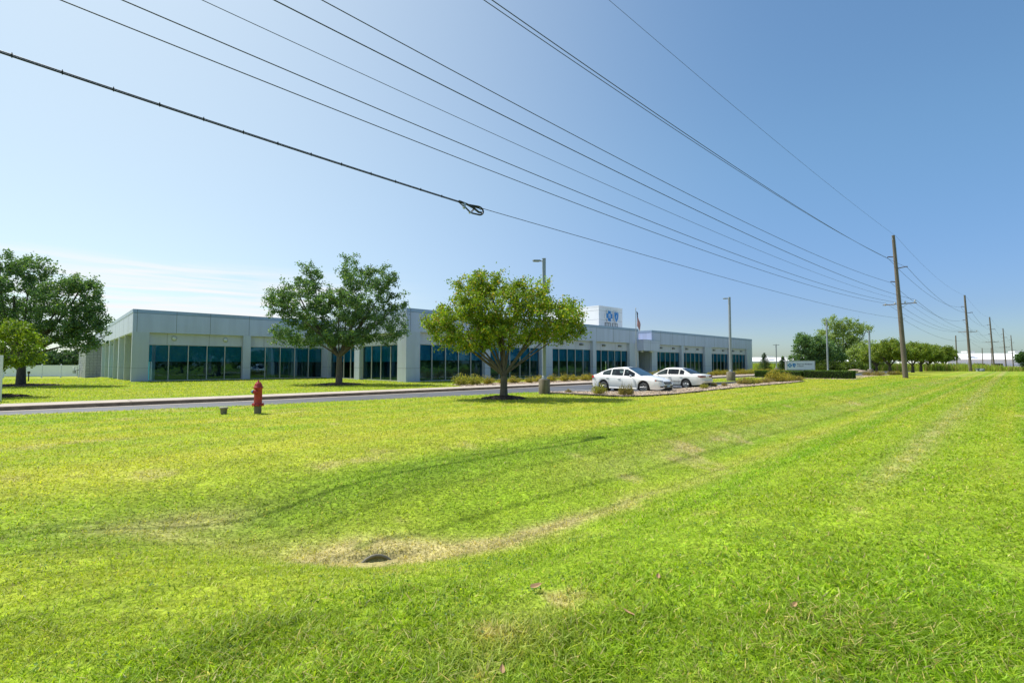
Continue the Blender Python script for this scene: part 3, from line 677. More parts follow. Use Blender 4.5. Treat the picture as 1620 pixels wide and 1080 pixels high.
def staff(mb, s, z, cx, y, m):
    mb.tube([(cx, y, z-.62*s), (cx, y, z+.55*s)], s*.05, 5, m)
    pts = [(cx+math.sin(t*2.2*math.pi)*s*.22*(1-.35*t), y, z+s*(.5-1.0*t)) for t in [i/20 for i in range(21)]]
    mb.tube(pts, s*.06, 5, m)
e = MB(); emblem_cross(e, 0, .90, 8.95, 62.45, pv0-.20, pv0-.10, 1); emblem_cross(e, 0, .80, 8.95, 62.45, pv0-.22, pv0-.201, 0); figure(e, .62, 8.95, 62.45, pv0-.225, 1)
for a in (-.5, .5): e.box(62.45+a-.04, 62.45+a+.04, pv0-.1, pv0, 8.9, 9.0, 2)
e.build('cross_emblem', [M['brand'], M['whitepaint'], M['steel']], B)
e = MB(); emblem_shield(e, .86, 8.93, 64.3, pv0-.20, pv0-.10, 1, 1.04); emblem_shield(e, .80, 8.93, 64.3, pv0-.22, pv0-.201, 0); emblem_shield(e, .68, 8.92, 64.3, pv0-.225, pv0-.2205, 1); emblem_shield(e, .64, 8.92, 64.3, pv0-.23, pv0-.2255, 0)
staff(e, .52, 8.95, 64.3, pv0-.24, 1)
e.build('shield_emblem', [M['brand'], M['whitepaint']], B)
for a in ((80, 83, 45, 47, 6.95), (88, 88.6, 42, 42.6, 6.9), (25, 25.5, 40, 40.5, 6.75), (26.3, 26.8, 40, 40.5, 6.7)):
    mb = MB(); mb.box(*a[:4], ZT-.2, a[4]); mb.box(a[0]-.06, a[1]+.06, a[2]-.06, a[3]+.06, a[4]+.001, a[4]+.06); mb.build('roof_unit', M['trim'], B)
# ---------------------------------------------------------------- trees
def rand_quads(rs, centers, size, cols, elong=.62, up=.35):
    n = len(centers); d = rs.normal(size=(n, 3)); d[:, 2] = d[:, 2]*.8+up; d /= np.linalg.norm(d, axis=1)[:, None]
    a = np.cross(d, rs.normal(size=(n, 3))); a /= np.linalg.norm(a, axis=1)[:, None]; b = np.cross(d, a)
    s = (size*rs.uniform(.6, 1.25, n))[:, None]
    P = np.stack([centers-a*s, centers+b*s*elong+d*s*.15, centers+a*s, centers-b*s*elong+d*s*.15], 1)
    return P, np.arange(n*4).reshape(n, 4), np.repeat(cols, 4, 0)
def make_tree(name, seed, lobes, h_fork, r_trunk, ntips, lpt, lsize, cols, spread=.2, bark='bark', lean=(0, 0), twig=1.0, limbs=True, loc=(0, 0, 0), roots=True):
    rs = np.random.RandomState(seed); root = empty(name, loc)
    nodes = [np.array([lean[0], lean[1], h_fork])]; par = [-1]; rad = [r_trunk*.75]
    # trunk
    tb = MB(); base = np.array([0, 0, -.15])
    tp = [(0, 0, -.15), (lean[0]*.15, lean[1]*.15, .05), (lean[0]*.5, lean[1]*.5, h_fork*.5), tuple(nodes[0])]
    tb.tube([Vector(p) for p in tp], [r_trunk*1.5, r_trunk*1.12, r_trunk*.95, r_trunk*.85], 10)
    # main limbs
    vol = np.array([l[3]*l[4]*l[5] for l in lobes]); wgt = vol**.75/np.sum(vol**.75)
    for l in lobes:
        for k in range(2 if limbs and wgt[lobes.index(l)] > 1.25/len(lobes) else 1):
            c = np.array(l[:3])+rs.normal(size=3)*np.array(l[3:6])*.28; s = nodes[0]; m = s+(c-s)*.5; m[2] += .12*np.linalg.norm(c-s)*rs.uniform(-.2, .8); m[:2] += rs.normal(size=2)*.06*np.linalg.norm(c-s)
            pi = 0; r0 = r_trunk*(.30+.35*rs.rand())*(.6+.5*float(wgt[lobes.index(l)])*len(lobes)**.5)
            r0 = min(r0, r_trunk*.7)
            seg = [s]
            for t in (.25, .5, .75, 1):
                p = s*(1-t)**2+2*m*t*(1-t)+c*t*t; nodes.append(p); par.append(pi); pi = len(nodes)-1; rad.append(r0*(1-.7*t)); seg.append(p)
            tb.tube([Vector(p) for p in seg], [r0*(1.1-.75*t) for t in (0, .25, .5, .75, 1)], 6)
    # tips
    L = rs.choice(len(lobes), ntips, p=wgt); d = rs.normal(size=(ntips, 3)); d /= np.linalg.norm(d, axis=1)[:, None]
    rr = rs.uniform(.25, 1.0, ntips)**.6*np.where(rs.rand(ntips) < .16, rs.uniform(1.05, 1.38, ntips), 1.0)
    la = np.array(lobes)[:, :6]
    tips = la[L, :3]+d*rr[:, None]*la[L, 3:6]
    tips[:, 2] += .10*(rr > .9)*la[L, 5]*rs.rand(ntips)
    order = np.argsort(np.linalg.norm(tips-nodes[0], axis=1)); N = np.zeros((len(nodes)+ntips*2, 3)); N[:len(nodes)] = nodes; cnt = len(nodes); nr = list(rad)
    cen = []; lc = []; tw = MB()
    crown_c = la[:, :3].mean(0)
    for ti in order:
        p = tips[ti]; j = int(np.argmin(np.sum((N[:cnt]-p)**2, 1)+.0)); s = N[j]
        v = p-s; ln = np.linalg.norm(v)
        if ln < 1e-3: continue
        m = s+v*.5+np.array([0, 0, .10*ln])+rs.normal(size=3)*.07*ln
        r = min(nr[j]*.7, .004+.011*ln**.8*twig+.004)
        tw.tube([Vector(s), Vector(m), Vector(p)], [r, r*.7, r*.35], 3, cap=False)
        N[cnt] = m; nr.append(r*.75); cnt += 1; N[cnt] = p; nr.append(r*.5); cnt += 1
        n = int(lpt*rs.uniform(.5, 1.4)); t = rs.uniform(.25, 1.12, n)[:, None]
        out = v/ln
        q = s*(1-t)+p*t+rs.normal(size=(n, 3))*spread*np.array([1, 1, .8])*(.5+.5*rs.rand(n, 1))
        cen.append(q); k = rs.rand()
        ci = rs.choice(len(cols), n, p=[c[3] for c in cols]); base = np.array([cols[i][:3] for i in ci])
        lc.append(base*(.78+.44*k)*rs.uniform(.75, 1.25, (n, 1)))
    cen = np.concatenate(cen); lc = np.clip(np.concatenate(lc), 0, .7)
    Pq, q, cc = rand_quads(rs, cen, lsize, lc)
    np_mesh('crown', Pq, q, M['leaf'], root, cc)
    tb.v += []; b = len(tb.v); tb.v += tw.v; tb.f += [[i+b for i in f] for f in tw.f]; tb.m += tw.m; tb.s += tw.s
    tb.build('trunk', M[bark], root)
    return root
DG = [(.088, .168, .075, .5), (.115, .205, .08, .3), (.18, .26, .07, .2)]
def mulch_ring(X, Y, r, label):
    u, v = toUV(X, Y); MULCH.append((u, v, r*.93)); z = gz(u, v)
    rs = np.random.RandomState(int(r*100)+int(Y)); n = 40; mb = MB(); rings = [(0, .13), (.35, .12), (.75, .06), (1.0, .0), (1.04, -.06)]
    vs = []
    for k, (f, h) in enumerate(rings):
        for j in range(n):
            a = 2*math.pi*j/n; rr = r*f*(1+.06*math.sin(3*a+Y)+.04*math.sin(7*a)+(.03*rs.randn() if f > .5 else 0)); vs.append((rr*math.cos(a), rr*math.sin(a), h+.008*rs.randn()))
    mb.add(vs, [(i*n+j, i*n+(j+1) % n, (i+1)*n+(j+1) % n, (i+1)*n+j) for i in range(len(rings)-1) for j in range(n)], 0, True)
    m = 900; a = rs.uniform(0, 6.28, m); q = np.sqrt(rs.rand(m))*1.02
    for i in range(m):
        x, y = r*q[i]*math.cos(a[i]), r*q[i]*math.sin(a[i]); h = np.interp(q[i], [0, .35, .75, 1, 1.04], [.13, .12, .06, 0, -.02]); b = rs.uniform(0, 3.14); l = rs.uniform(.02, .06)
        dx, dy = math.cos(b)*l, math.sin(b)*l; t = rs.uniform(0, .03)
        mb.quad((x-dx, y-dy, h+.005), (x+dy*.3, y-dx*.3, h+.012+t), (x+dx, y+dy, h+.01+t), (x-dy*.3, y+dx*.3, h+.008), 0)
    o = mb.build('mulch_ring', M['mulch']); o.location = (X, Y, z); tag(o, label, 'mulch'); return o
# tree in front of the left wing
p = at(537, 37); p.z = gzw(p.x, p.y)
t = make_tree('maple_tree', 21, [(-3.1, 0, 6.2, 2.3, 2.4, 2.0), (-2.6, .3, 8.3, 1.0, 1.2, 1.6), (-4.6, -.2, 6.3, 1.3, 1.2, 1.0), (-3.6, .5, 3.9, 2.4, 2.2, .95), (0, .4, 5.4, 2.5, 2.8, 2.3), (2.1, -.3, 6.7, 2.2, 2.4, 2.4), (.6, .2, 8.9, .9, 1.1, 1.6),
    (3.1, .4, 8.1, 1.3, 1.3, 1.2), (3.8, 0, 4.3, 1.6, 1.8, 1.3), (.2, 0, 3.5, 2.8, 2.6, .8), (4.4, 0, 6.2, .8, 1, .8)], 2.1, .24, 1200, 44, .078, DG, .18, loc=p)
tag(t, 'broad dark green maple with twin tops standing before the left wing windows', 'tree')
mulch_ring(p.x, p.y, 1.9, 'dark bark mulch ring under the twin topped maple')
# nearer yellow-green tree
p = at(797, 22.3); p.z = gzw(p.x, p.y)
YG = [(.18, .28, .022, .42), (.27, .34, .025, .30), (.12, .21, .022, .16), (.52, .42, .03, .08), (.34, .22, .10, .04)]
t = make_tree('pear_tree', 5, [(-1.8, 0, 3.35, 1.75, 1.7, 1.05), (-.3, .2, 4.2, 1.9, 1.9, 1.45), (2.0, -.1, 3.6, 1.6, 1.6, 1.15), (-1.6, 0, 4.9, 1.0, 1.1, .85), (-.8, 0, 5.4, .8, .9, .65), (1.2, .2, 4.9, 1.1, 1.2, .75),
    (3.0, .1, 3.9, .8, .9, .75), (-2.8, .1, 3.2, .8, .9, .6), (.4, -.2, 2.9, 1.8, 1.6, .55), (3.0, 0, 3.1, .7, .8, .5), (-1.7, 0, 2.6, 1.5, 1.2, .5), (-3.1, 0, 3.6, .7, .7, .6)], 1.05, .175, 1050, 46, .056, YG, .15, loc=p, twig=1.2)
tag(t, 'wide low yellow-green tree with some yellow leaves beside the nearest lamp post', 'tree')
mulch_ring(p.x, p.y, 1.05, 'dark bark mulch ring under the wide yellow-green tree')
# left edge trees
p = at(35, 35); p.z = gzw(p.x, p.y)
t = make_tree('maple_tree', 33, [(-.9, 0, 6.2, 2.6, 2.6, 2.4), (2.9, 0, 6.1, 2.2, 2.2, 1.9), (.6, 0, 8.5, 1.2, 1.3, 1.2), (4.4, 0, 4.4, 1.3, 1.3, .9), (3.6, .3, 7.6, 1.4, 1.2, .7), (-1.2, 0, 9.0, 1, 1.1, .9), (-3.4, 0, 5.6, 2.4, 2.4, 2.2), (1.4, 0, 3.8, 3.0, 2.6, 1.0), (4.9, 0, 6.0, .9, .9, .9), (4.9, 0, 4.0, 1.2, 1.0, .8), (4.0, 0, 7.2, 1.3, 1, .5), (4.2, 0, 3.1, 1.5, 1.4, .8), (5.2, .2, 4.9, 1.1, 1, .7)], 2.0, .26, 1250, 40, .080, DG, .19, 'darkbark', loc=p)
tag(t, 'large dark green maple at the left edge, in front of the white fence', 'tree')
mulch_ring(p.x, p.y, 2.3, 'dark bark mulch ring under the large maple at the left edge')
p = at(0, 23.2); p.z = gzw(p.x, p.y)
LG = [(.16, .24, .018, .5), (.22, .28, .02, .3), (.09, .16, .02, .2)]
t = make_tree('dogwood_tree', 14, [(0, 0, 2.5, 1.7, 1.6, .45), (1.1, 0, 1.9, 1.0, 1.1, .30), (-1.1, 0, 2.2, 1.1, 1.2, .4), (.1, 0, 3.3, 1.1, 1.1, .35), (.9, .2, 2.9, .9, .9, .25), (-.7, 0, 3.0, .9, .9, .3), (.2, 0, 1.6, 1.5, 1.3, .22)], 1.0, .07, 330, 40, .06, LG, .12, loc=p)
tag(t, 'small bright yellow-green layered tree behind the white sign at the left edge', 'tree')
mulch_ring(p.x, p.y, 1.15, 'dark bark mulch ring under the small layered tree at the left edge')
# generic round crown
def ball_lobes(rs, w, h0, h1, n=7):
    out = [(0, 0, (h0+h1)/2, w*.36, w*.36, (h1-h0)*.40)]
    for i in range(n):
        a = 2*math.pi*i/n+rs.uniform(-.3, .3); r = w*rs.uniform(.24, .32); z = h0+(h1-h0)*rs.uniform(.3, .68)
        out.append((r*math.cos(a), r*math.sin(a), z, w*.20, w*.20, (h1-h0)*.24))
    return out
# far right trees
p = at(1281, 95); t = make_tree('oak_tree', 41, [(0, 0, 4.2, 3.2, 2.5, 2.6), (-1, 0, 6.2, 1.8, 1.8, 1.5), (1.6, 0, 5.6, 2, 2, 1.8), (2.8, 0, 3.6, 2, 2, 2.0), (-2.4, 0, 3.0, 1.5, 1.5, 1.6), (.2, 0, 1.9, 3.2, 2, 1.1)], 1.2, .2, 420, 34, .17, DG, .35, 'darkbark', loc=p)
tag(t, 'dark green bushy tree behind the monument sign', 'tree')
p = at(1304, 104); t = make_tree('oak_tree', 42, [(0, 0, 4, 3, 2.5, 2.4), (1.6, 0, 3.0, 3, 2.2, 2.2), (-1.5, 0, 5.2, 1.6, 1.6, 1.2)], 1.2, .2, 300, 34, .18, DG, .35, 'darkbark', loc=p)
tag(t, 'dark green tree behind the lamp post right of the monument sign', 'tree')
p = at(1333, 115)
WG = [(.24, .32, .09, .5), (.33, .40, .10, .3), (.15, .22, .08, .2)]
t = make_tree('cottonwood_tree', 43, [(0, 0, 7.0, 3.6, 3.5, 3.4), (-3, 0, 8.8, 2.6, 2.4, 2.2), (-2.2, 0, 11.6, 1.8, 1.8, 1.6), (2.4, 0, 9.8, 2.8, 2.4, 2.0), (5.2, 0, 9.9, 2.0, 1.8, 1.2), (.6, 0, 11.0, 1.9, 1.8, 1.6), (-4.6, 0, 9, 1.4, 1.4, 1.1), (3.2, 0, 6.0, 2.6, 2.4, 2), (0, 0, 3.6, 3.6, 3, 1.4)], 3.0, .42, 620, 22, .17, WG, .40, 'darkbark', loc=p)
tag(t, 'tall pale green airy tree, the highest of the right hand group', 'tree')
p = at(1372, 108); t = make_tree('willow_tree', 44, [(0, 0, 4.2, 3.4, 3, 2.6), (-2.4, 0, 3.4, 2, 2, 2.1), (2, 0, 3.0, 2.4, 2, 2)], 1.4, .2, 300, 30, .18, WG, .38, 'darkbark', loc=p)
tag(t, 'lower green tree between the tall airy tree and the row of round trees', 'tree')
OG = [(.16, .235, .03, .5), (.24, .28, .035, .32), (.10, .16, .03, .18)]
rs_ = np.random.RandomState(3)
r0 = make_tree('round_tree', 51, ball_lobes(rs_, 6.0, 1.5, 5.6), 1.15, .22, 420, 36, .12, OG, .24, 'darkbark', loc=at(1407, 72))
tag(r0, 'round olive green tree, first in the row left of the nearest utility pole', 'tree', 'round trees in a row along the lane')
lbl = ['round tree directly right of the nearest utility pole, second in the row', 'third round tree of the row, overlapping its neighbours', 'fourth round tree of the row', 'fifth round tree of the row', 'sixth round tree of the row, dark trunk clear of the weeds', 'last round tree of the row, before the second utility pole']
for k, (px, Y, s) in enumerate(((1443, 86, 1.06), (1456, 96, 1.05), (1468, 104, 1.1), (1480, 114, 1.12), (1493, 125, 1.08), (1386, 81, .9))):
    c = copy_tree(r0); c.location = at(px, Y); c.rotation_euler.z = 1.1*(k+1); c.scale = (s, s, s*(.97+.05*(k % 2)))
    c['label'] = lbl[k] if k < 5 else 'round olive tree behind the fourth lamp post, left of the row'
p = at(1633, 100); t = make_tree('round_tree', 61, ball_lobes(rs_, 6.2, .4, 4.4), .6, .2, 380, 34, .15, [(.045, .10, .025, .6), (.07, .14, .03, .4)], .28, 'darkbark', loc=p)
tag(t, 'dense dark green round tree cut off by the right edge of the view', 'tree')
# conifers
def conifer(loc, h, w, seed, label):
    rs = np.random.RandomState(seed); root = empty('spruce_tree', loc); tb = MB(); tb.tube([(0, 0, -.1), (0, 0, h*.97)], [.09, .015], 6); cen = []; lc = []
    for i in range(26):
        z = .28+(h-.4)*(i/25)**.95; r = w/2*(1-(z/h))**.8*rs.uniform(.85, 1.15)+.06; nb = 9
        for k in range(nb):
            a = rs.uniform(0, 6.28); tip = np.array([math.cos(a)*r, math.sin(a)*r, z-.05*r+.12*r*rs.rand()]); s = np.array([0, 0, z]); tb.tube([Vector(s), Vector(tip)], [.015, .005], 3, cap=False)
            n = int(10+26*r); t_ = rs.uniform(.15, 1.05, n)[:, None]; cen.append(s*(1-t_)+tip*t_+rs.normal(size=(n, 3))*np.array([.07, .07, .06])); b = rs.uniform(.75, 1.25); lc.append(np.tile(np.array([.035, .075, .032])*b, (n, 1))*rs.uniform(.7, 1.4, (n, 1)))
    P_, q, cc = rand_quads(rs, np.concatenate(cen), .07, np.concatenate(lc), .35)
    np_mesh('crown', P_, q, M['leaf'], root, cc); tb.build('trunk', M['darkbark'], root); tag(root, label, 'conifer')
conifer(at(1209, 102), 3.9, 3.0, 1, 'small dark spruce on the grass just right of the building end')
conifer(at(1238, 98), 3.1, 2.6, 2, 'small dark spruce partly behind the left end of the monument sign')
# bushes and shrubs
def shrub_mesh(name, seed, w, h, n, ls, cols, loc, spiky=.0):
    rs = np.random.RandomState(seed); root = empty(name, loc); st = MB(); cen = []; lc = []
    for i in range(n):
        a = rs.uniform(0, 6.28); rr = w/2*math.sqrt(rs.rand()); z = h*(1-(rr/(w/2))**2*.55)*rs.uniform(.45, 1.0); p_ = np.array([math.cos(a)*rr, math.sin(a)*rr, z])
        s = np.array([p_[0]*.25, p_[1]*.25, 0]); st.tube([Vector(s), Vector((s+p_)/2+Vector((0, 0, .1*h))), Vector(p_)], [.008, .006, .003], 3, cap=False)
        k = 22; t_ = rs.uniform(.35, 1.08, k)[:, None]; cen.append(s*(1-t_)+p_*t_+rs.normal(size=(k, 3))*w*.055); ci = rs.choice(len(cols), k, p=[c[3] for c in cols]); lc.append(np.array([cols[j][:3] for j in ci])*rs.uniform(.7, 1.3, (k, 1))*rs.uniform(.8, 1.2))
    P_, q, cc = rand_quads(rs, np.concatenate(cen), ls, np.clip(np.concatenate(lc), 0, .8), .5)
    np_mesh('leaves', P_, q, M['leaf'], root, cc); st.build('stems', M['bark'], root); return root
SY = [(.34, .28, .035, .45), (.19, .21, .03, .35), (.50, .38, .05, .2)]
SB = [(.28, .23, .06, .5), (.17, .16, .05, .3), (.36, .24, .10, .2)]
SG = [(.07, .12, .02, .6), (.12, .17, .02, .4)]
protos = [shrub_mesh('low_shrub', 70+i, 1.35, .8, 60, .05, c, (0, 0, 0)) for i, c in enumerate((SY, [(.22, .24, .03, .6), (.36, .32, .05, .4)], SY, SB))]
rr_ = random.Random(8); used = set()
def put_shrub(k, loc, s, label, group=None, sz=None):
    o = protos[k]
    if k in used: o = copy_tree(o)
    used.add(k); o.location = loc; o.scale = (s, s, (sz or s)); o.rotation_euler.z = rr_.uniform(0, 6.3); tag(o, label, 'shrub', group); return o
uu = 21.8; i = 0
GR1 = 'low shrubs in the gravel bed along the building'
while uu < 93:
    if not (57.5 < uu < 62.5):
        k = rr_.choice([0, 1, 2, 2, 0]); q = W(uu, 28.1+rr_.uniform(-.25, .25), .03)
        s = rr_.uniform(.75, 1.05)
        if i == 0: put_shrub(1, q, 1.15, 'dark green shrub starting the row in the building bed', GR1)
        elif i == 1: put_shrub(1, q, 1.05, 'second shrub of the building bed, left of the yellow-green tree trunk', GR1)
        else: put_shrub(k, q, s, 'low yellow-green shrub in the gravel bed along the building front', GR1, s*rr_.uniform(.8, 1.15))
    uu += rr_.uniform(1.15, 1.6); i += 1
GR2 = 'shrubs in the gravel bed by the parked cars'
for px, Y, k, s, sz, lab in ((948, 24.7, 1, .62, .75, 'rounded green shrub in front of the rear wheel of the near white sedan'), (984, 23.9, 3, .33, .72, 'thin upright shrub in front of the near white sedan door'), (995, 23.9, 3, .36, .75, 'sparse shrub just left of the near sedan front wheel'),
        (899, 26.2, 3, .28, .3, 'tiny sparse shrub beside the concrete lamp base'), (1114, 30.6, 1, .45, .42, 'small green shrub below the tail of the older white sedan'), (1128, 33.5, 3, .42, .40, 'brownish low shrub right of the older sedan tail'), (1145, 33.8, 3, .32, .42, 'small dry shrub left of the second lamp base'),
        (1174, 36.6, 3, .75, .7, 'dark brownish shrub at the left of the bed end clump'), (1184, 37.0, 1, .8, .8, 'bright yellow-green shrub below and right of the second lamp base'), (1195, 38, 0, .75, .5, 'flat yellow-green shrub in the middle of the bed'),
        (1208, 39.6, 3, .8, .55, 'low reddish brown shrub left of the large golden clump'), (1213, 41, 3, .8, .5, 'low brown shrub touching the large golden clump'), (1224, 42, 0, 1.15, 1.35, 'tallest golden shrub at the start of the large clump'), (1232, 42.6, 2, 1.1, 1.1, 'golden shrub second in the large clump'), (1240, 43.4, 0, 1.15, 1.0, 'golden shrub third in the large clump'), (1247, 44.0, 2, 1.0, 1.0, 'golden shrub closing the large clump'), (1258, 45.3, 3, 1.1, .6, 'low shrub at the far right end of the gravel bed'), (1263, 46, 0, .7, .55, 'small yellow shrub at the tip of the gravel bed')):
    q = at(px, Y); q.z = .03; put_shrub(k, q, s, lab, GR2, sz)
GR3 = 'small shrubs in the bed at the lane'
for k, (px, Y) in enumerate(((1371, 65), (1386, 64), (1391, 66), (1410, 68), (1417, 69), (1424, 70))):
    q = at(px, Y); put_shrub(3 if k < 4 else 0, q, 1.0, 'low brownish shrub in the bed between the fourth lamp and the nearest utility pole', GR3, .8)
gb = shrub_mesh('round_bush', 90, 2.8, 2.6, 110, .14, SG, at(1302, 92)); tag(gb, 'rounded green bush left of the third lamp post', 'shrub', 'green bushes behind the clipped hedge')
for px, Y, s, lab in ((1320, 92, .95, 'green bush right of the third lamp post'), (1342, 96, 1.0, 'green bush beside the trunk of the tall airy tree'), (1356, 98, 1.0, 'dark green bush left of the fourth lamp post'), (1376, 100, .9, 'green bush behind the fourth lamp post')):
    c = copy_tree(gb); c.location = at(px, Y); c.scale = (s, s, s*.95); c.rotation_euler.z = px; c['label'] = lab
# clipped hedges
def hedge(u0, u1, v0, v1, h, seed, label, cols=((.045, .10, .014, .6), (.10, .18, .018, .4))):
    rs = np.random.RandomState(seed); n = int(((u1-u0)*(v1-v0)+2*h*(u1-u0+v1-v0))*420)
    u = rs.uniform(u0, u1, n); v = rs.uniform(v0, v1, n); z = rs.uniform(.03, h, n); f = rs.randint(0, 5, n)
    jit = np.abs(rs.normal(size=n))*.05
    u = np.where(f == 0, u0+jit, np.where(f == 1, u1-jit, u)); v = np.where(f == 2, v0+jit, np.where(f == 3, v1-jit, v)); z = np.where(f == 4, h-jit*.7+.05*fbm(u*1.7, v*1.7), z)
    root = empty('clipped_hedge', W(u0, v0, 0)); b = W(u0, v0, 0)
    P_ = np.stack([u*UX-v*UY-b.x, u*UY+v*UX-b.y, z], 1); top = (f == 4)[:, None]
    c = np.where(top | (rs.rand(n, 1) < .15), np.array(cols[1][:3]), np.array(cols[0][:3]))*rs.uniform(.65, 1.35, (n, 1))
    Q, q, cc = rand_quads(rs, P_, .055, c); np_mesh('leaves', Q, q, M['leaf'], root, cc)
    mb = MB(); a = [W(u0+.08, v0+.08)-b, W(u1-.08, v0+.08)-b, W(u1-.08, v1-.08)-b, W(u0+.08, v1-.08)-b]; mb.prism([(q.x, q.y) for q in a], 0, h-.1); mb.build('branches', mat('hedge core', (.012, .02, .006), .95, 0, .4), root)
    tag(root, label, 'hedge', 'clipped hedges before the monument sign'); return root
hedge(59.2, 60.6, 11.7, 16.1, .86, 1, 'longest clipped hedge block, bright topped, at the right before the sign')
hedge(59.0, 60.2, 16.35, 18.9, .78, 2, 'clipped hedge block below the left half of the monument sign')
hedge(59.0, 60.0, 18.95, 19.7, .66, 3, 'short lower hedge block between two taller ones')
hedge(58.6, 60.0, 19.75, 21.0, .80, 4, 'clipped hedge block nearest the building corner')
# ---------------------------------------------------------------- hydrant
p = at(410, 15.6); p.z = gzw(p.x, p.y)-.02
h = empty('fire_hydrant', p, .25); tag(h, 'red fire hydrant with a blue side cap on a bare barrel beside the drive', 'fire hydrant')
mb = MB(); mb.lathe([(.105, 0), (.108, .02), (.108, .30)], 20); mb.build('barrel', M['oldconc'], h)
mb = MB(); mb.lathe([(.0, .29), (.15, .29), (.17, .30), (.17, .325), (.125, .335), (.118, .36), (.118, .82), (.13, .84), (.0, .84)], 24)
for i in range(8):
    a = i*math.pi/4+.3; mb.lathe([(0, .27), (.024, .27), (.024, .36), (0, .365)], 6, (.15*math.cos(a), .15*math.sin(a), 0))
mb.build('body', M['red'], h)
mb = MB(); mb.lathe([(.13, .84), (.155, .845), (.158, .87), (.125, .885), (.118, .92), (.10, .97), (.065, 1.02), (.03, 1.045), (.03, 1.055), (0, 1.06)], 24)
mb.lathe([(.028, 1.05), (.026, 1.095), (0, 1.10)], 5)
for i in range(8):
    a = i*math.pi/4; mb.tube([(.118*math.cos(a), .118*math.sin(a), .89), (.10*math.cos(a), .10*math.sin(a), .97), (.05*math.cos(a), .05*math.sin(a), 1.035)], .008, 4)
mb.build('bonnet', M['red'], h)
for ang, m_, r_, nm in ((math.pi-.25, 'blue', .052, 'side_cap'), (-1.9, 'red', .06, 'front_cap')):
    c_ = MB(); dx, dy = math.cos(ang), math.sin(ang)
    prof = [(.0, .12), (.06, .12), (.06, .15)]
    c_.tube([(dx*.10, dy*.10, .72), (dx*.15, dy*.15, .72)], r_*.8, 12); c_.tube([(dx*.15, dy*.15, .72), (dx*.155, dy*.155, .72), (dx*.195, dy*.195, .72)], [r_*1.2, r_*1.25, r_], 12); c_.tube([(dx*.195, dy*.195, .72), (dx*.225, dy*.225, .72)], r_*.4, 5)
    c_.build(nm, M[m_], h)
# capped riser left of the hydrant
p = at(356.5, 15.4); p.z = gzw(p.x, p.y)-.02
r_ = empty('valve_riser', p); tag(r_, 'short grey capped riser pipe in the grass left of the hydrant', 'pipe riser')
mb = MB(); mb.lathe([(.085, 0), (.10, .19), (.10, .2)], 18); mb.build('pipe', M['oldconc'], r_)
mb = MB(); mb.lathe([(.0, .2), (.125, .2), (.128, .215), (.125, .245), (0, .25)], 18); mb.build('cap', M['concrete'], r_)
# culvert end
cu = MB(); n = 24
zr = gz(PIPE[0]+PAX[0]*.22, PIPE[1]+PAX[1]*.22)-.012       # crown of the pipe, level with the turf over it
RP = .215
q0 = W(PIPE[0]-PAX[0]*.05, PIPE[1]-PAX[1]*.05, zr-RP); q1 = W(PIPE[0]+PAX[0]*1.1, PIPE[1]+PAX[1]*1.1, zr-RP-.32)
ax = (q1-q0).normalized(); up = Vector((0, 0, 1)); sd = ax.cross(up).normalized(); up = sd.cross(ax); vs = []
for t in range(13):
    c_ = q0.lerp(q1, t/12); k_ = .008 if t % 2 else 0
    for rad_ in (RP-k_, RP-.028-k_):
        for j in range(n):
            a = 2*math.pi*j/n; vs.append(c_+(sd*math.cos(a)+up*math.sin(a))*rad_)
fs = []
for t in range(12):
    for s_ in (0, 1):
        for j in range(n):
            a_ = (t*2+s_)*n; b_ = ((t+1)*2+s_)*n; fs.append((a_+j, b_+j, b_+(j+1) % n, a_+(j+1) % n) if s_ == 0 else (a_+j, a_+(j+1) % n, b_+(j+1) % n, b_+j))
for j in range(n): fs.append((j, (j+1) % n, n+(j+1) % n, n+j))
cu.add(vs, fs, 0, True)
m0 = q0+ax*.10; m1 = q0+ax*.55; w_ = sd*(RP-.03)
cu.add([m0-w_-up*.13, m0+w_-up*.13, m1+w_+up*.12, m1-w_+up*.12], [(0, 1, 2, 3)], 1)      # silt washed into the pipe
tag(cu.build('culvert_pipe', [M['corr'], M['oldconc']]), 'grey culvert pipe mouth half buried at the bottom of the ditch', 'culvert')
# ---------------------------------------------------------------- lamps
def lamp(X, Y, h, base_r=.3, base_h=.78, arm=-1, heads=1, label='', name='lamp_post', rz=0.0, pr=.085):
    z = gzw(X, Y); o = empty(name, (X, Y, z), rz)
    b = MB(); b.lathe([(base_r, -.1), (base_r, base_h-.03), (base_r-.03, base_h), (0, base_h)], 28); b.build('base', M['oldconc'], o)
    c_ = MB(); c_.box(-.16, .16, -.16, .16, base_h+.002, base_h+.03); c_.lathe([(.13, base_h+.03), (.12, base_h+.16), (.09, base_h+.18)], 12); c_.build('collar', M['steel'], o, .004)
    p_ = MB(); w = pr; p_.box(-w, w, -w, w, base_h+.03, h, 0); p_.box(-w-.01, w+.01, -w-.01, w+.01, h, h+.03, 0); p_.build('pole', M['lampgrey'], o, .012)
    for s in ([arm] if heads == 1 else [-1, 1]):
        hd = MB(); y = 0
        hd.tube([(s*w, 0, h-.12), (s*.28, 0, h-.10)], .03, 6)
        hd.prism([(s*.18, -.07), (s*.26, -.15), (s*.56, -.13), (s*.62, 0), (s*.56, .13), (s*.26, .15), (s*.18, .07)], h-.13, h-.07)
        hd.prism([(s*.28, -.11), (s*.55, -.09), (s*.55, .09), (s*.28, .11)], h-.15, h-.131)
        hd.build('lamp_head', M['lampgrey'], o)
    tag(o, label, 'street lamp'); return o
lamp(1.7, 25.5, 7.15, label='grey lamp post on a round concrete base, nearest, behind the yellow-green tree', rz=.1)
lamp(20.1, 44.5, 7.7, .38, .85, label='lamp post on a concrete base standing on the island right of the parked cars', rz=.1)
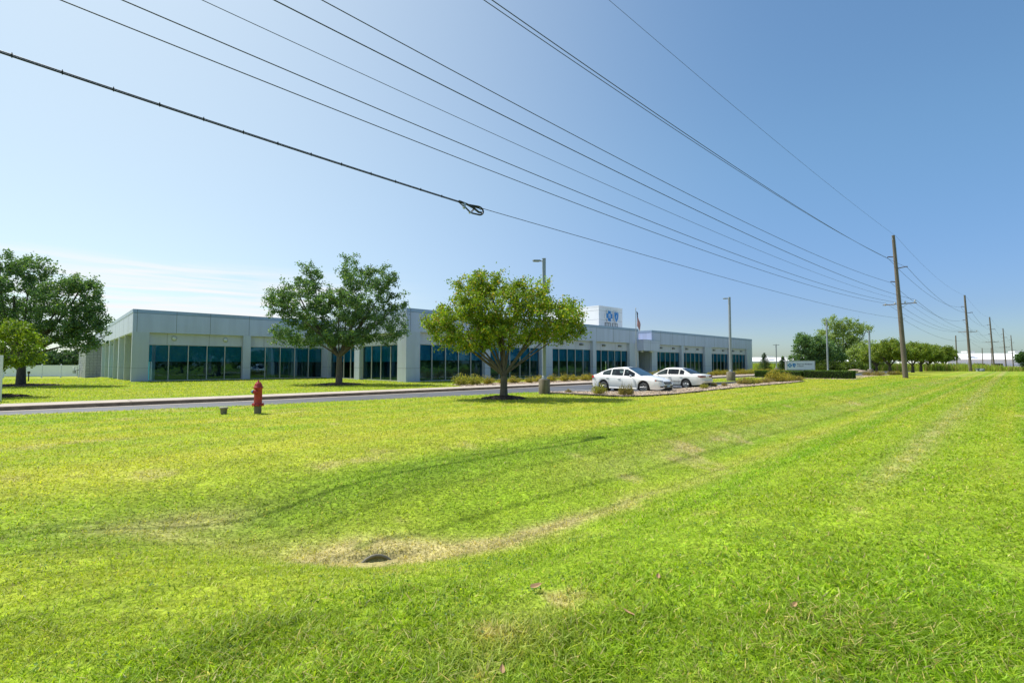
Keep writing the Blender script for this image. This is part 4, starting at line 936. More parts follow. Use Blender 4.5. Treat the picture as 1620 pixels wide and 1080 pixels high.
lamp(at(1309, 70).x, 70, 8.1, .3, .8, label='lamp post rising behind the clipped hedge right of the sign', rz=.1)
lamp(at(1376, 69).x, 69, 6.3, .36, .8, label='lamp post on concrete base at the lane, left of the round trees', rz=.1)
lamp(at(1228, 88).x, 88, 5.1, .4, .8, heads=2, label='small twin headed lamp post between the two spruces', rz=.1, pr=.07)
# low light by the white fence
p = at(47, 46); p.z = gzw(p.x, p.y); o = empty('garden_light', p); tag(o, 'short dark post light on the lawn before the white fence', 'garden light')
mb = MB(); mb.tube([(0, 0, 0), (0, 0, .75)], .045, 8); mb.build('post', M['black'], o)
mb = MB(); mb.lathe([(.05, .75), (.10, .78), (.10, .9), (.14, .92), (.02, 1.0)], 10); mb.build('lamp_head', M['black'], o)
# ---------------------------------------------------------------- flag
p = at(1006.5, 52); p.z = gzw(p.x, p.y)
f = empty('flagpole', p); tag(f, 'slim grey flagpole standing in front of the building entrance', 'flagpole')
mb = MB(); mb.tube([(0, 0, -.1), (0, 0, 3), (0, 0, 7.5)], [.065, .055, .035], 10); mb.build('pole', M['steel'], f)
mb = MB(); mb.lathe([(0, 7.5), (.05, 7.52), (.06, 7.57), (.05, 7.62), (0, 7.64)], 10); mb.build('finial', M['chrome'], f)
mb = MB(); nsx, nt = 28, 26
def fp(s, t):
    # limp cloth: fly end hangs down, folded close to the pole
    zt = 7.25-1.25*t; ang = .25+.9*s
    x = .05+.28*s**.8*(1-.35*t)+.05*math.sin(9*s+2*t); y = .10*math.sin(7.5*s+1.5*t)*(.3+s); z = zt-1.62*s**1.05+.12*math.sin(4*s)
    return Vector((x*1.45+.10*t*s, y, z))
vs = [fp(i/nsx, j/nt) for i in range(nsx+1) for j in range(nt+1)]
for i in range(nsx):
    for j in range(nt):
        s_, t_ = (i+.5)/nsx, (j+.5)/nt
        m_ = 2 if (s_ < .42 and t_ < .54) else (0 if int(t_*13) % 2 == 0 else 1)
        if m_ == 2 and i % 3 == 1 and j % 3 == 1: m_ = 1
        a = i*(nt+1)+j; mb.add([vs[a], vs[a+nt+1], vs[a+nt+2], vs[a+1]], [(0, 1, 2, 3)], m_, True)
o = mb.build('flag', [M['flagred'], M['flagwhite'], M['flagblue']]); o.location = p
tag(o, 'limp red, white and blue striped flag hanging from the flagpole', 'flag')
# ---------------------------------------------------------------- text helper
def text(body, size, loc, rot, m, parent, name='lettering', bold=False, ext=.004):
    cu = bpy.data.curves.new(name, 'FONT'); cu.body = body; cu.size = size; cu.extrude = ext; cu.space_character = 1.0
    if bold: cu.offset = size*.02
    t = bpy.data.objects.new(name+'_tmp', cu); COL.objects.link(t); bpy.context.view_layer.update()
    me = bpy.data.meshes.new_from_object(t.evaluated_get(bpy.context.evaluated_depsgraph_get())); me.name = name
    bpy.data.objects.remove(t); me.materials.clear(); me.materials.append(m)
    o = bpy.data.objects.new(name, me); COL.objects.link(o); o.parent = parent; o.location = loc; o.rotation_euler = rot; return o
# ---------------------------------------------------------------- monument sign (faces the camera side: faces -v/+... across the street)
sx = at(1265, 62); s = empty('monument_sign', sx, -.10); tag(s, 'wide pale monument sign with blue cross and shield emblems and lettering', 'sign')
hw = 1.72
mb = MB(); mb.box(-hw*.72, hw*.72, -.18, .18, -.1, .78); mb.build('base', M['signbase'], s)
mb = MB(); mb.box(-hw, hw, -.26, .26, .78, .84); mb.box(-hw, hw, -.26, .26, 1.92, 1.98); mb.box(-hw, -hw+.06, -.26, .26, .84, 1.92); mb.box(hw-.06, hw, -.26, .26, .84, 1.92); mb.build('cabinet', M['lampgrey'], s)
mb = MB(); mb.box(-hw+.061, hw-.061, -.235, .235, .841, 1.919); mb.build('sign_face', M['signface'], s)
e = MB(); emblem_cross(e, 0, .25, 1.38, -1.35, -.25, -.237, 0); figure(e, .22, 1.38, -1.35, -.253, 1); e.build('cross_emblem', [M['brand'], M['whitepaint']], s)
e = MB(); emblem_shield(e, .25, 1.38, -.82, -.25, -.237, 0); staff(e, .2, 1.38, -.82, -.253, 1); e.build('shield_emblem', [M['brand'], M['whitepaint']], s)
text('BlueCross BlueShield', .215, (-.47, -.237, 1.47), (math.pi/2, 0, 0), M['ink'], s, bold=True)
text('of Illinois', .215, (-.47, -.237, 1.22), (math.pi/2, 0, 0), M['ink'], s, bold=True)
text('3901', .11, (1.25, -.237, .88), (math.pi/2, 0, 0), M['ink'], s, 'street_number')
# small white sign at the left edge
p = at(3.2, 20.6); p.z = gzw(p.x, p.y); s = empty('direction_sign', p, .62); tag(s, 'white post mounted sign cut off by the left edge of the view', 'sign')
for x in (0, -1.55):
    mb = MB(); mb.box(x-.045, x+.045, -.045, .045, -.1, 1.95); mb.build('post', M['whitepaint'], s, .006)
mb = MB(); mb.box(-1.50, -.05, -.03, .03, .95, 1.93); mb.build('sign_panel', M['signface'], s)
mb = MB(); mb.box(-.30, -.12, -.034, -.031, 1.35, 1.40); mb.box(-.30, -.10, -.034, -.031, 1.52, 1.57); mb.build('arrow_mark', M['brand'], s)
# ---------------------------------------------------------------- fence, meter, trees behind
fz = -.45
fo = empty('vinyl_fence', at(60, 76, fz)); tag(fo, 'long white vinyl privacy fence closing the lawn at the left', 'fence')
bx = fo.location.x
pr_ = [at(-90, 78).x-bx+3.0*i for i in range(11)]
endx = at(126, 76).x-bx
xs = [x for x in pr_ if x < endx]+[endx]
for a, b in zip(xs[:-1], xs[1:]):
    mb = MB(); nb = 12
    for i in range(nb):
        x0 = a+.08+(b-a-.16)*i/nb; x1 = a+.08+(b-a-.16)*(i+1)/nb; mb.box(x0+.004, x1-.004, -.02, .02, .18, 1.70)
    mb.box(a+.07, b-.07, -.04, .04, .06, .2); mb.box(a+.07, b-.07, -.045, .045, 1.68, 1.80); mb.build('panel', M['vinyl'], fo)
for x in xs:
    mb = MB(); mb.box(x-.07, x+.07, -.07, .07, -.5, 1.88); mb.lathe([(.11, 1.88), (.11, 1.91), (0, 1.98)], 4, (x, 0, 0)); mb.build('post', M['vinyl'], fo)
p = at(121, 73, -.35); o = empty('gas_meter', p); tag(o, 'small grey gas meter with pipes beside the block wall', 'gas meter')
mb = MB(); mb.box(-.35, -.05, -.15, .15, .5, .95); mb.lathe([(0, .9), (.16, .92), (.16, 1.1), (0, 1.12)], 12, (.25, 0, 0)); mb.build('meter_body', M['lampgrey'], o, .02)
mb = MB(); mb.tube([(-.2, 0, .95), (-.2, 0, 1.35), (-.5, 0, 1.35)], .04, 6); mb.tube([(.25, 0, 0), (.25, 0, .95)], .05, 6); mb.tube([(-.2, 0, .7), (.25, 0, .7)], .04, 6); mb.tube([(.25, 0, 1.1), (.25, 0, 1.5)], .03, 6); mb.build('pipe', M['steel'], o)
b0 = make_tree('hedgerow_tree', 81, ball_lobes(rs_, 8.5, .2, 5.6), 1.0, .2, 300, 30, .22, [(.05, .10, .05, .6), (.08, .14, .06, .4)], .4, 'darkbark', loc=at(103, 96, -.6))
tag(b0, 'hazy green tree above the right end of the white fence', 'tree', 'trees behind the white fence')
for px, Y, s_, lab in ((62, 98, 1.0, 'hazy tree above the middle of the white fence'), (18, 98, 1.1, 'hazy tree above the white fence near the left edge'), (-30, 98, 1.1, 'hazy tree above the fence, outside the left edge'), (136, 150, 1.0, 'farthest hazy tree beside the block wall above the fence')):
    c = copy_tree(b0); c.location = at(px, Y, -.7); c.scale = (s_,)*3; c.rotation_euler.z = px; c['label'] = lab
# ---------------------------------------------------------------- warehouses
def ware(name, cx, cy, w, d, h, rz, label, bays):
    o = empty(name, (cx, cy, 0), rz); tag(o, label, 'warehouse')
    mb = MB(); mb.box(0, w, 0, d, -.5, h*.50); 
    n = int(w/1.2)
    for i in range(n): mb.box(w*i/n, w*i/n+.3, -.07, -.001, -.5, h*.50)
    mb.build('lower_wall', M['fargrey'], o)
    mb = MB(); mb.prism([(-.6, h*.50+.01), (d*.4, h), (d*.4, h*.5+.01)], -.3, w+.3, f=lambda y, z, x: (x, y, z)); mb.build('roof', M['farwhite'], o)
    mb = MB()
    for x in bays: mb.box(x, x+7, -.3, -.13, -.5, 1.6)
    mb.build('loading_dock', M['faruff'], o)
    for x in bays[::2]:
        v = MB(); v.box(x, x+5, 4, 8, h+.26, h+1.1); v.build('roof_unit', M['farwhite'], o)
    return o
ware('warehouse', 270, 300, 95, 40, 8.3, 0, 'long white and grey warehouse behind the utility poles at right', (16, 27, 46, 57, 70))
ware('warehouse', 196, 405, 150, 40, 7.0, 0, 'distant white warehouse seen between the building end and the right hand trees', (20, 44, 80, 110))
tag(sheet('bounce_sheet', [toUV(120, 262), toUV(420, 262), toUV(420, 299.5), toUV(120, 299.5)], .02, M['kerbtop']), kind='structure')  # pale sheet added to bounce light onto the shaded warehouse walls
# tall weeds
rs = np.random.RandomState(5)
n = 60000; X = rs.uniform(52, 190, n); Y = rs.uniform(103, 128, n)-(X > 0)*0; Y = Y+8*(fbm(X*.05, Y*.05)-.5)
k = (np.abs((X*765/Y)) < 1100); X = X[k]; Y = Y[k]; n = len(X); z = 0*X
top = 1.15+1.0*fbm(X*.12, Y*.12, 3)-.0; top = top*(1-.5*sstep(X, 100, 112))
h_ = top*rs.uniform(.6, 1.05, n); w_ = rs.uniform(.03, .07, n); an = rs.uniform(0, 6.28, n); ln = rs.uniform(.05, .45, n); la = rs.uniform(0, 6.28, n)
P_ = np.zeros((n, 6, 3))
for i, (t_, ws) in enumerate(((0, 1), (.55, 1), (1, .2))):
    bx_ = X+np.cos(la)*ln*t_**1.5; by_ = Y+np.sin(la)*ln*t_**1.5
    for s_ in (0, 1):
        P_[:, 2*i+s_, 0] = bx_+(2*s_-1)*np.cos(an)*w_*ws; P_[:, 2*i+s_, 1] = by_+(2*s_-1)*np.sin(an)*w_*ws; P_[:, 2*i+s_, 2] = h_*t_
c_ = np.where(rs.rand(n, 1) < .22, np.array([.38, .30, .12]), np.array([.30, .38, .06]))*rs.uniform(.7, 1.35, (n, 1))
q_ = np.array([[0, 1, 3, 2], [2, 3, 5, 4]])[None]+(np.arange(n)*6)[:, None, None]
tag(np_mesh('tall_weeds', P_, q_, M['blade'], colors=np.repeat(c_, 6, 0)), 'band of tall yellow-green weeds in front of the white warehouse', 'weeds', kind='stuff')
for px, Y, s_, lab in ((1352, 90, .9, 'flat tan boulder by the lane left of the fourth lamp'), (1364, 89, .6, 'small rounded boulder beside the flat one at the lane')):
    mb = MB(); rb = random.Random(px); prof = [(0, 0), (.9, .0), (1.0, .2), (.7, .5), (.3, .62), (0, .65)]; mb.lathe([(r*s_*rb.uniform(.9, 1.1), h*s_) for r, h in prof[1:]]+[(0, .62*s_)], 9); o = mb.build('boulder', M['boulder']); o.location = at(px, Y); o.scale = (1.6, 1, 1); tag(o, lab, 'boulder')
p = at(1549, 101); mb = MB(); mb.lathe([(.75, 0), (.75, .35), (.55, .5), (0, .55)], 14); mb.box(-.8, .8, -.4, .4, .45, .62); o = mb.build('utility_box', M['signbase']); o.location = p; tag(o, 'low grey-green utility box in the grass before the weeds', 'utility box')
# ---------------------------------------------------------------- utility poles and cables
PD = Vector((840, 765, 0)).normalized(); PN = Vector((-PD.y, PD.x, 0))
P1 = Vector((43.2, 53.2, 0)); SP = math.hypot(52.27, 47.6)
def pole_base(i): return P1+PD*SP*(i-1)
ATT = {'A': (.42, 15.87), 'B': (1.2, 13.50), 'C': (-.5, 12.17), 'D': (1.0, 10.68), 'E': (-1.1, 8.54), 'F': (-.25, 8.485), 'G': (.65, 8.43), 'H': (1.5, 8.38), 'I': (.2, 6.57)}
def utility_pole(i, lean_n, label, detail=True, marker=False):
    b = pole_base(i); o = empty('utility_pole', b, math.atan2(PN.y, PN.x)); H = 15.95
    # local x = across the line (towards the building), y = along it
    lx = lambda z: lean_n*z/H
    mb = MB(); mb.tube([(lx(z)-.0, 0, z) for z in (-.3, 2, 6, 10, H)], [.255, .24, .215, .19, .15], 14); mb.build('pole', M['pole'], o)
    mb = MB(); mb.tube([(lx(8.3)-1.5, -.22, 8.22), (lx(8.3)+1.5, -.22, 8.22)], .062, 4); mb.build('crossarm', M['timber'], o)
    mb = MB()
    for s in (-1, 1): mb.tube([(lx(7.7), -.2, 7.65), (lx(8.2)+s*.7, -.2, 8.16)], .02, 4)
    mb.build('brace', M['steel'], o)
    for k in 'EFGH':
        mb = MB(); mb.lathe([(.02, -.28), (.03, -.2), (.075, -.17), (.045, -.12), (.07, -.08), (.04, -.02), (.02, 0)], 10, (ATT[k][0]-.24+(lean_n*.52), -.22, ATT[k][1])); mb.build('insulator', M['ceram'], o)
    for k, s in (('B', 1), ('C', -1), ('D', 1)):
        z = ATT[k][1]; x1 = ATT[k][0]-(.63-lean_n)*.8; x0 = lx(z)+s*.15
        mb = MB(); pts = [(x0, 0, z+.02), (x1, 0, z+.12)]; mb.tube(pts, .045, 8)
        for j in range(6):
            t_ = .15+.13*j; c0 = Vector(pts[0]).lerp(Vector(pts[1]), t_); mb.tube([c0-Vector((.012*s, 0, 0)), c0+Vector((.012*s, 0, 0))], .075, 10)
        mb.tube([(x1, 0, z+.14), (x1, 0, z)], .03, 6); mb.build('line_post', M['insul'], o)
    mb = MB(); mb.tube([(lx(15.8)+.1, .18, 15.8), (lx(15.8), .18, 15.4)], .03, 6); mb.tube([(lx(6.5)-.22, .0, 6.57), (lx(6.5)-.4, 0, 6.57)], .03, 6); mb.build('bracket', M['steel'], o)
    if detail:
        mb = MB(); mb.tube([(lx(z)-.235+.004*z, -.1, z) for z in (0, 3, 8, 15.5)], .008, 4); mb.build('ground_wire', M['steel'], o)
    if marker:
        mb = MB(); mb.box(lx(1)-.05, lx(1)+.35, -.36, -.26, 0, 2.0, 0); mb.box(lx(1)+.0, lx(1)+.30, -.365, -.255, 2.0, 2.9, 1); mb.build('marker', [M['palegreen'], M['rust']], o)
    tag(o, label, 'utility pole', 'wooden utility poles along the road'); return o
utility_pole(0, .2, 'wooden utility pole beside the camera, outside the left edge')
utility_pole(1, .63, 'nearest tall leaning wooden utility pole with a crossarm, right of the round tree')
utility_pole(2, .45, 'second wooden utility pole with a pale marker box at its foot', marker=True)
utility_pole(3, .5, 'third wooden utility pole standing in the weeds')
utility_pole(4, .4, 'fourth wooden utility pole before the warehouse')
utility_pole(5, .4, 'farthest wooden utility pole of the line, by the dark tree at the right edge')
def small_pole(px, Y, h, label, arm=True):
    o = empty('wooden_pole', at(px, Y), .75); mb = MB(); mb.tube([(0, 0, -.2), (0, 0, h)], [.2, .14], 8); mb.build('pole', M['pole'], o)
    if arm: mb = MB(); mb.tube([(-1.5, 0, h*.86), (1.5, 0, h*.86)], .07, 4); mb.build('crossarm', M['timber'], o)
    tag(o, label, 'utility pole')
small_pole(1513, 150, 10.3, 'shorter wooden pole with a drooping crossarm left of the second utility pole')
small_pole(1554, 230, 9.0, 'thin pole with no arm in front of the warehouse, left of the third pole', False)
small_pole(1568, 260, 10.0, 'thin pole without arm in front of the warehouse between two utility poles', False)
CAB = {  # offset, height at pole 0, height at pole 1, sag, radius
 'A': (.42, 15.77, 15.87, .52, .0075, 'thin top static wire, highest of the overhead lines'), 'B': (1.2, 13.45, 13.50, .82, .014, 'upper power line on the building side of the highest pair'), 'C': (-.5, 11.9, 12.17, .94, .014, 'power line on the road side of the highest pair'),
 'D': (1.0, 10.53, 10.68, .92, .014, 'thick power line above the crossarm wires'), 'E': (-1.1, 8.39, 8.54, .85, .013, 'crossarm wire nearest the road, uppermost of the four'), 'F': (-.25, 8.32, 8.485, .79, .0075, 'thinnest of the four crossarm wires'),
 'G': (.65, 8.26, 8.43, .91, .012, 'third crossarm wire counted from the road'), 'H': (1.5, 8.28, 8.38, .87, .012, 'crossarm wire nearest the building, lowest of the four')}
def span(mb, a, b, o0, o1, z0, z1, sag, r0, r1, n=26):
    A_, B_ = a+PN*o0, b+PN*o1; pts = []
    for i in range(n+1):
        t_ = i/n; q = A_.lerp(B_, t_); q.z = z0+(z1-z0)*t_-4*sag*t_*(1-t_); pts.append(q)
    mb.tube(pts, [r0+(r1-r0)*i/n for i in range(n+1)], 6, cap=False)
for k, (o_, h0, h1, sg, r, lab) in CAB.items():
    mb = MB(); span(mb, pole_base(0), pole_base(1), o_, o_, h0, h1, sg, r, r, 40)
    for i in range(1, 5):
        l0 = o_-(0 if i == 1 else .1); span(mb, pole_base(i), pole_base(i+1), o_ if i == 1 else o_-.1, o_-.1, h1, h1, 1.5 if k in 'BCD' else 1.1, r*1.1, r*1.1, 16)
    tag(mb.build('power_line', M['wire']), lab, 'power line', 'overhead lines')
qs = np.array([0, .028, .079, .107, .158]); zs_ = np.array([6.42, 6.32, 6.13, 6.07, 5.94])
cA = np.polyfit(qs, zs_, 2); cB = np.polyfit([.158, .241, .436, .596, 1.0], [5.94, 5.90, 5.815, 5.87, 6.60], 3)
def ipt(q):
    b = pole_base(0)+PD*SP*q+PN*.2; b.z = float(np.polyval(cA, q) if q < .158 else np.polyval(cB, q)+(5.94-np.polyval(cB, .158))*max(0, 1-(q-.158)/.1)); return b
mb = MB(); mb.tube([ipt(i/90) for i in range(91)], .009, 6, cap=False)
for i in range(1, 5): span(mb, pole_base(i), pole_base(i+1), .2, .1, 6.6, 6.6, 1.1, .013, .013, 16)
co = mb.build('communication_cable', M['bundle']); tag(co, 'lowest dark communication cable crossing above the lawn', 'cable', 'overhead lines')
mb = MB(); mb.tube([ipt(.158*i/30)+Vector((0, 0, -.026)) for i in range(31)], .014, 8, cap=False); co2 = mb.build('slack_run', M['bundle'], co)
mb = MB()
for q in (.030, .038, .047, .056, .0655, .075, .084, .0935, .103, .113, .122, .132, .141, .149):
    c0 = ipt(q); mb.tube([c0+Vector((0, 0, -.05)), c0+Vector((0, 0, .032))], .007, 5); mb.tube([c0-PD*.010, c0+PD*.010], .017, 8)
mb.build('lashing_clip', M['bundle'], co)
# cable storage bracket: rod, teardrop hoop and loops
c0 = ipt(.151); o = empty('cable_storage_bracket', c0, math.atan2(PD.y, PD.x)); tag(o, 'black cable slack storage bracket hanging on the lowest cable', 'cable bracket')
PL = .66
mb = MB(); hoop = [(0.0, 0, -.03)]
for i in range(15):
    a = math.pi/2-math.pi*i/14; hoop.append((.52*PL/.66+.16*math.cos(a), 0, -.105+.115*math.sin(a)))
hoop += [(.30, 0, -.225), (.22, 0, -.215), (.02, 0, -.09), (0, 0, -.03)]
mb.tube(hoop, .023, 8); mb.tube([(.22, 0, -.215), (.36, 0, -.07)], .012, 6); mb.tube([(.26, .02, -.225), (.39, .02, -.08)], .012, 6)
mb.build('hoop', M['black'], o)
mb = MB(); mb.tube([(-.16, 0, .01), (.1, 0, -.015), (.34, 0, -.07), (.52, 0, -.15), (.62, 0, -.14)], .030, 8); mb.tube([(0, .02, -.0), (.2, .02, -.02), (.5, .02, -.02), (.62, .02, -.05)], .016, 8)
mb.tube([(-.16, 0, -.02), (-.02, 0, -.09), (.04, 0, -.11)], .016, 8)
mb.build('cable_loop', M['bundle'], o)
mb = MB(); mb.box(-.02, .05, -.03, .03, -.14, .0); mb.tube([(.03, -.03, -.13), (.03, .03, -.13)], .03, 10); mb.tube([(.22, -.03, -.22), (.22, .03, -.22)], .03, 10); mb.build('clamp', M['steel'], o)
# ---------------------------------------------------------------- cars
def make_car(name, L, Wd, prof, wheels, wr, paint, kind):
    root = empty(name); xs = sorted(set([round(-L/2+L*i/72, 4) for i in range(73)]))
    ip = lambda k, x: float(np.interp(x, [p[0] for p in prof[k]], [p[1] for p in prof[k]]))
    mb = MB(); secs = []
    for x in xs:
        w = ip('w', x); zt = ip('deck', x); zs = ip('belt', x); zb = ip('bot', x)
        arch = 0
        for xw in wheels:
            d = abs(x-xw); Ra = wr+.055
            if d < Ra: arch = max(arch, wr+math.sqrt(Ra*Ra-d*d))
        zb2 = max(zb, arch); z1 = max(zb+.14, arch+.012); z2 = max(z1+.01, zb+.5*(zs-zb)); fl = .012 if arch > 0 else 0
        secs.append([(w*.955+fl, zb2), (w*.99+fl, z1), (w+fl*.6, z2), (w*.985, zs-.10), (w*.95, zs-.02), (w*.86, (zs+zt)/2+.01), (w*.45, zt), (0, zt+.012)])
    n = len(secs[0]); vs = []
    for x, sct in zip(xs, secs):
        for y, z in sct: vs.append((x, y, z))
        for y, z in sct[:-1][::-1]: vs.append((x, -y, z))
    m = 2*n-1; fs = []
    for i in range(len(xs)-1):
        for j in range(m-1): fs.append((i*m+j, i*m+j+1, (i+1)*m+j+1, (i+1)*m+j)[::-1])
    mb.add(vs, fs, 0, True); mb.add(vs[:m], [tuple(range(m))], 0); mb.add(vs[-m:], [tuple(range(m))[::-1]], 0)
    body = mb.build('body', M[paint], root)
    # underside + wheel wells
    u = MB(); u.box(-L/2+.12, L/2-.15, -Wd/2+.26, Wd/2-.26, .17, .5); u.build('underbody', M['black'], root)
    # greenhouse
    gh = prof['roof']; x0, x1 = gh[0][0], gh[-1][0]; N = 44; gx = [x0+(x1-x0)*i/N for i in range(N+1)]
    roof = MB(); ws = MB(); rw = MB(); sw = {}; pil = prof['pillars']
    def sec(x):
        zr = float(np.interp(x, [p[0] for p in gh], [p[1] for p in gh])); zb = ip('belt', x)-.03; h = max(zr-zb, .0); zmax = max(p[1] for p in gh); fr = h/(zmax-zb)
        wb = ip('w', x)*.93; wt = ip('wroof', x); wtop = wb+(wt-wb)*min(1, fr)
        P0 = (wb, zb); f1 = .12; f2 = .90
        P1_ = (wb+(wtop-wb)*f1, zb+h*f1); P2_ = (wb+(wtop-wb)*f2, zb+h*f2-.02*(1-0)); P3 = (wtop-.05, zb+h-.005); P4 = (wtop*.55, zb+h+.012*min(1, fr)); P5 = (0, zb+h+.022*min(1, fr))
        return [P0, P1_, P2_, P3, P4, P5], fr
    for i in range(N):
        a, fa = sec(gx[i]); b, fb = sec(gx[i+1]); xm = (gx[i]+gx[i+1])/2
        isw = xm > prof['ws'][0]; isr = xm < prof['rw'][1]
        for sg in (1, -1):
            for j in range(5):
                q = [(gx[i], sg*a[j][0], a[j][1]), (gx[i+1], sg*b[j][0], b[j][1]), (gx[i+1], sg*b[j+1][0], b[j+1][1]), (gx[i], sg*a[j+1][0], a[j+1][1])]
                if sg > 0: q = q[::-1]
                tgt = roof
                if j >= 3 and prof['ws'][0] < xm < prof['ws'][1]: tgt = ws
                elif j >= 3 and prof['rw'][0] < xm < prof['rw'][1]: tgt = rw
                elif j == 1:
                    for k, (pa, pb) in enumerate(pil):
                        if pa < xm < pb and min(fa, fb) > .28: tgt = sw.setdefault((k, sg), MB())
                tgt.add(q, [(0, 1, 2, 3)], 0, True)
    roof.build('roof', M[paint], root); ws.build('windscreen', M['screen' if kind == 'new' else 'carglass'], root); rw.build('rear_window', M['carglass'], root)
    for k, mbb in sw.items(): mbb.build('side_window', M['carglass'], root)
    inn = MB(); inn.box(x0+.5, x1-.7, -Wd/2+.22, Wd/2-.22, ip('belt', 0)-.25, ip('belt', 0)-.04)
    for xs_ in (.25, -.65):
        for yy in (-.37, .37): inn.box(xs_-.12, xs_+.02, yy-.22, yy+.22, .6, 1.12); inn.box(xs_-.10, xs_-.0, yy-.12, yy+.12, 1.12, 1.28)
    inn.build('seats', M['black'], root)
    for xw in wheels:
        for sg in (1, -1):
            y0 = sg*(ip('w', xw)-.115); t = MB()
            t.lathe([(wr-.10, -.10), (wr-.02, -.10), (wr, -.075), (wr, .075), (wr-.02, .10), (wr-.105, .105)], 30, (0, 0, 0), 0, 'y')
            tw_ = empty('wheel', (xw, y0, wr)); tw_.parent = root
            t.build('tyre', M['rubber'], tw_)
            rm = MB(); s_ = sg
            rm.lathe([(wr-.10, -.1*s_), (wr-.11, .06*s_), (wr-.095, .10*s_), (wr-.12, .095*s_), (wr-.13, .03*s_)], 30, (0, 0, 0), 0, 'y')
            ns = 10 if kind == 'new' else 14; ww = .024 if kind == 'new' else .022
            for q in range(ns):
                a = 2*math.pi*q/ns; c, s = math.cos(a), math.sin(a)
                rm.tube([(c*.04, .07*s_, s*.04), (c*(wr-.12), .088*s_, s*(wr-.12))], ww, 4)
            rm.lathe([(0, .095*s_), (.055, .09*s_), (.06, .06*s_)], 14, (0, 0, 0), 0, 'y')
            rm.build('rim', M['rim'], tw_)
            bk = MB(); bk.lathe([(0, .02*s_), (wr-.11, .02*s_)], 24, (0, 0, 0), 0, 'y'); bk.build('brake_disc', M['black'], tw_)
            lin = MB(); lin.lathe([(wr+.05, -.22*s_), (wr+.05, .06*s_)], 24, (xw, y0, wr), 0, 'y'); lin.lathe([(0, -.16*s_), (wr+.05, -.16*s_)], 24, (xw, y0, wr), 0, 'y'); lin.build('wheel_arch', M['black'], root)
    # door seams, handles, mirrors
    hw_ = lambda x: ip('w', x)
    for x in prof['seams']:
        for sg in (1, -1):
            dm = MB()
            for (za, zb_) in ((.34, .60), (.60, ip('belt', x)-.03)):
                dm.tube([(x, sg*(hw_(x)*(.995 if za < .5 else 1.001)), za), (x, sg*(hw_(x)*(1.0 if zb_ < .7 else .962)), zb_)], .006, 4)
            dm.build('door_gap', M['trim'], root)
    for x in prof['handles']:
        for sg in (1, -1):
            h_ = MB(); z = ip('belt', x)-.13; h_.tube([(x-.10, sg*(hw_(x)*.985+.02), z), (x+.10, sg*(hw_(x)*.985+.02), z)], .016, 6); h_.box(x-.09, x+.09, sg*(hw_(x)*.985-.02), sg*(hw_(x)*.985+.006), z-.02, z+.02); h_.build('door_handle', M['chrome' if kind == 'new' else 'carold'], root)
    for sg in (1, -1):
        x = prof['mirror']; mr_ = MB(); z = ip('belt', x)+.06
        mr_.lathe([(0, -.09), (.06, -.08), (.085, -.02), (.08, .03), (0, .04)], 12, (x, sg*(hw_(x)+.10), z), 0, 'x'); mr_.tube([(x, sg*hw_(x)*.9, z-.06), (x, sg*(hw_(x)+.05), z-.02)], .02, 5); mr_.build('mirror', M['chrome' if kind == 'new' else 'carold'], root)
    ro = MB()
    for sg in (1, -1): ro.tube([(wheels[0]+wr+.08, sg*hw_(0)*.965, .24), (wheels[1]-wr-.08, sg*hw_(0)*.965, .24)], .035, 6)
    ro.build('sill', M['trim' if kind == 'old' else paint], root)
    return root, ip
A = dict(
    w=[(-2.43, .66), (-2.36, .76), (-2.2, .845), (-1.8, .90), (-1, .92), (1, .92), (1.6, .905), (2.0, .86), (2.25, .77), (2.36, .66), (2.43, .52)],
    deck=[(-2.43, .80), (-2.40, .98), (-2.25, 1.035), (-1.9, 1.06), (-1.3, 1.04), (.95, 1.00), (1.3, .985), (1.8, .90), (2.1, .80), (2.3, .70), (2.38, .60), (2.43, .50)],
    belt=[(-2.43, .72), (-2.38, .92), (-2.1, .99), (-1.4, .985), (-.5, .95), (.5, .92), (1.0, .90), (1.5, .86), (1.9, .79), (2.2, .69), (2.36, .58), (2.43, .46)],
    bot=[(-2.43, .42), (-2.3, .27), (-1.9, .24), (1.9, .22), (2.2, .21), (2.36, .23), (2.43, .30)],
    roof=[(-2.05, 1.04), (-1.7, 1.20), (-1.2, 1.38), (-.75, 1.455), (-.2, 1.482), (.15, 1.46), (.6, 1.25), (1.18, .96)],
    wroof=[(-2.1, .55), (-1.2, .60), (0, .64), (1.2, .62)], ws=(.12, 1.12), rw=(-1.95, -1.02), pillars=[(-1.52, -.95), (-.88, -.08), (-.01, .72)], seams=(.86, -.05, -1.02), handles=(-.28, -1.12), mirror=.62)
car, ip = make_car('parked_car', 4.87, 1.84, A, (-1.42, 1.35), .335, 'carwhite', 'new')
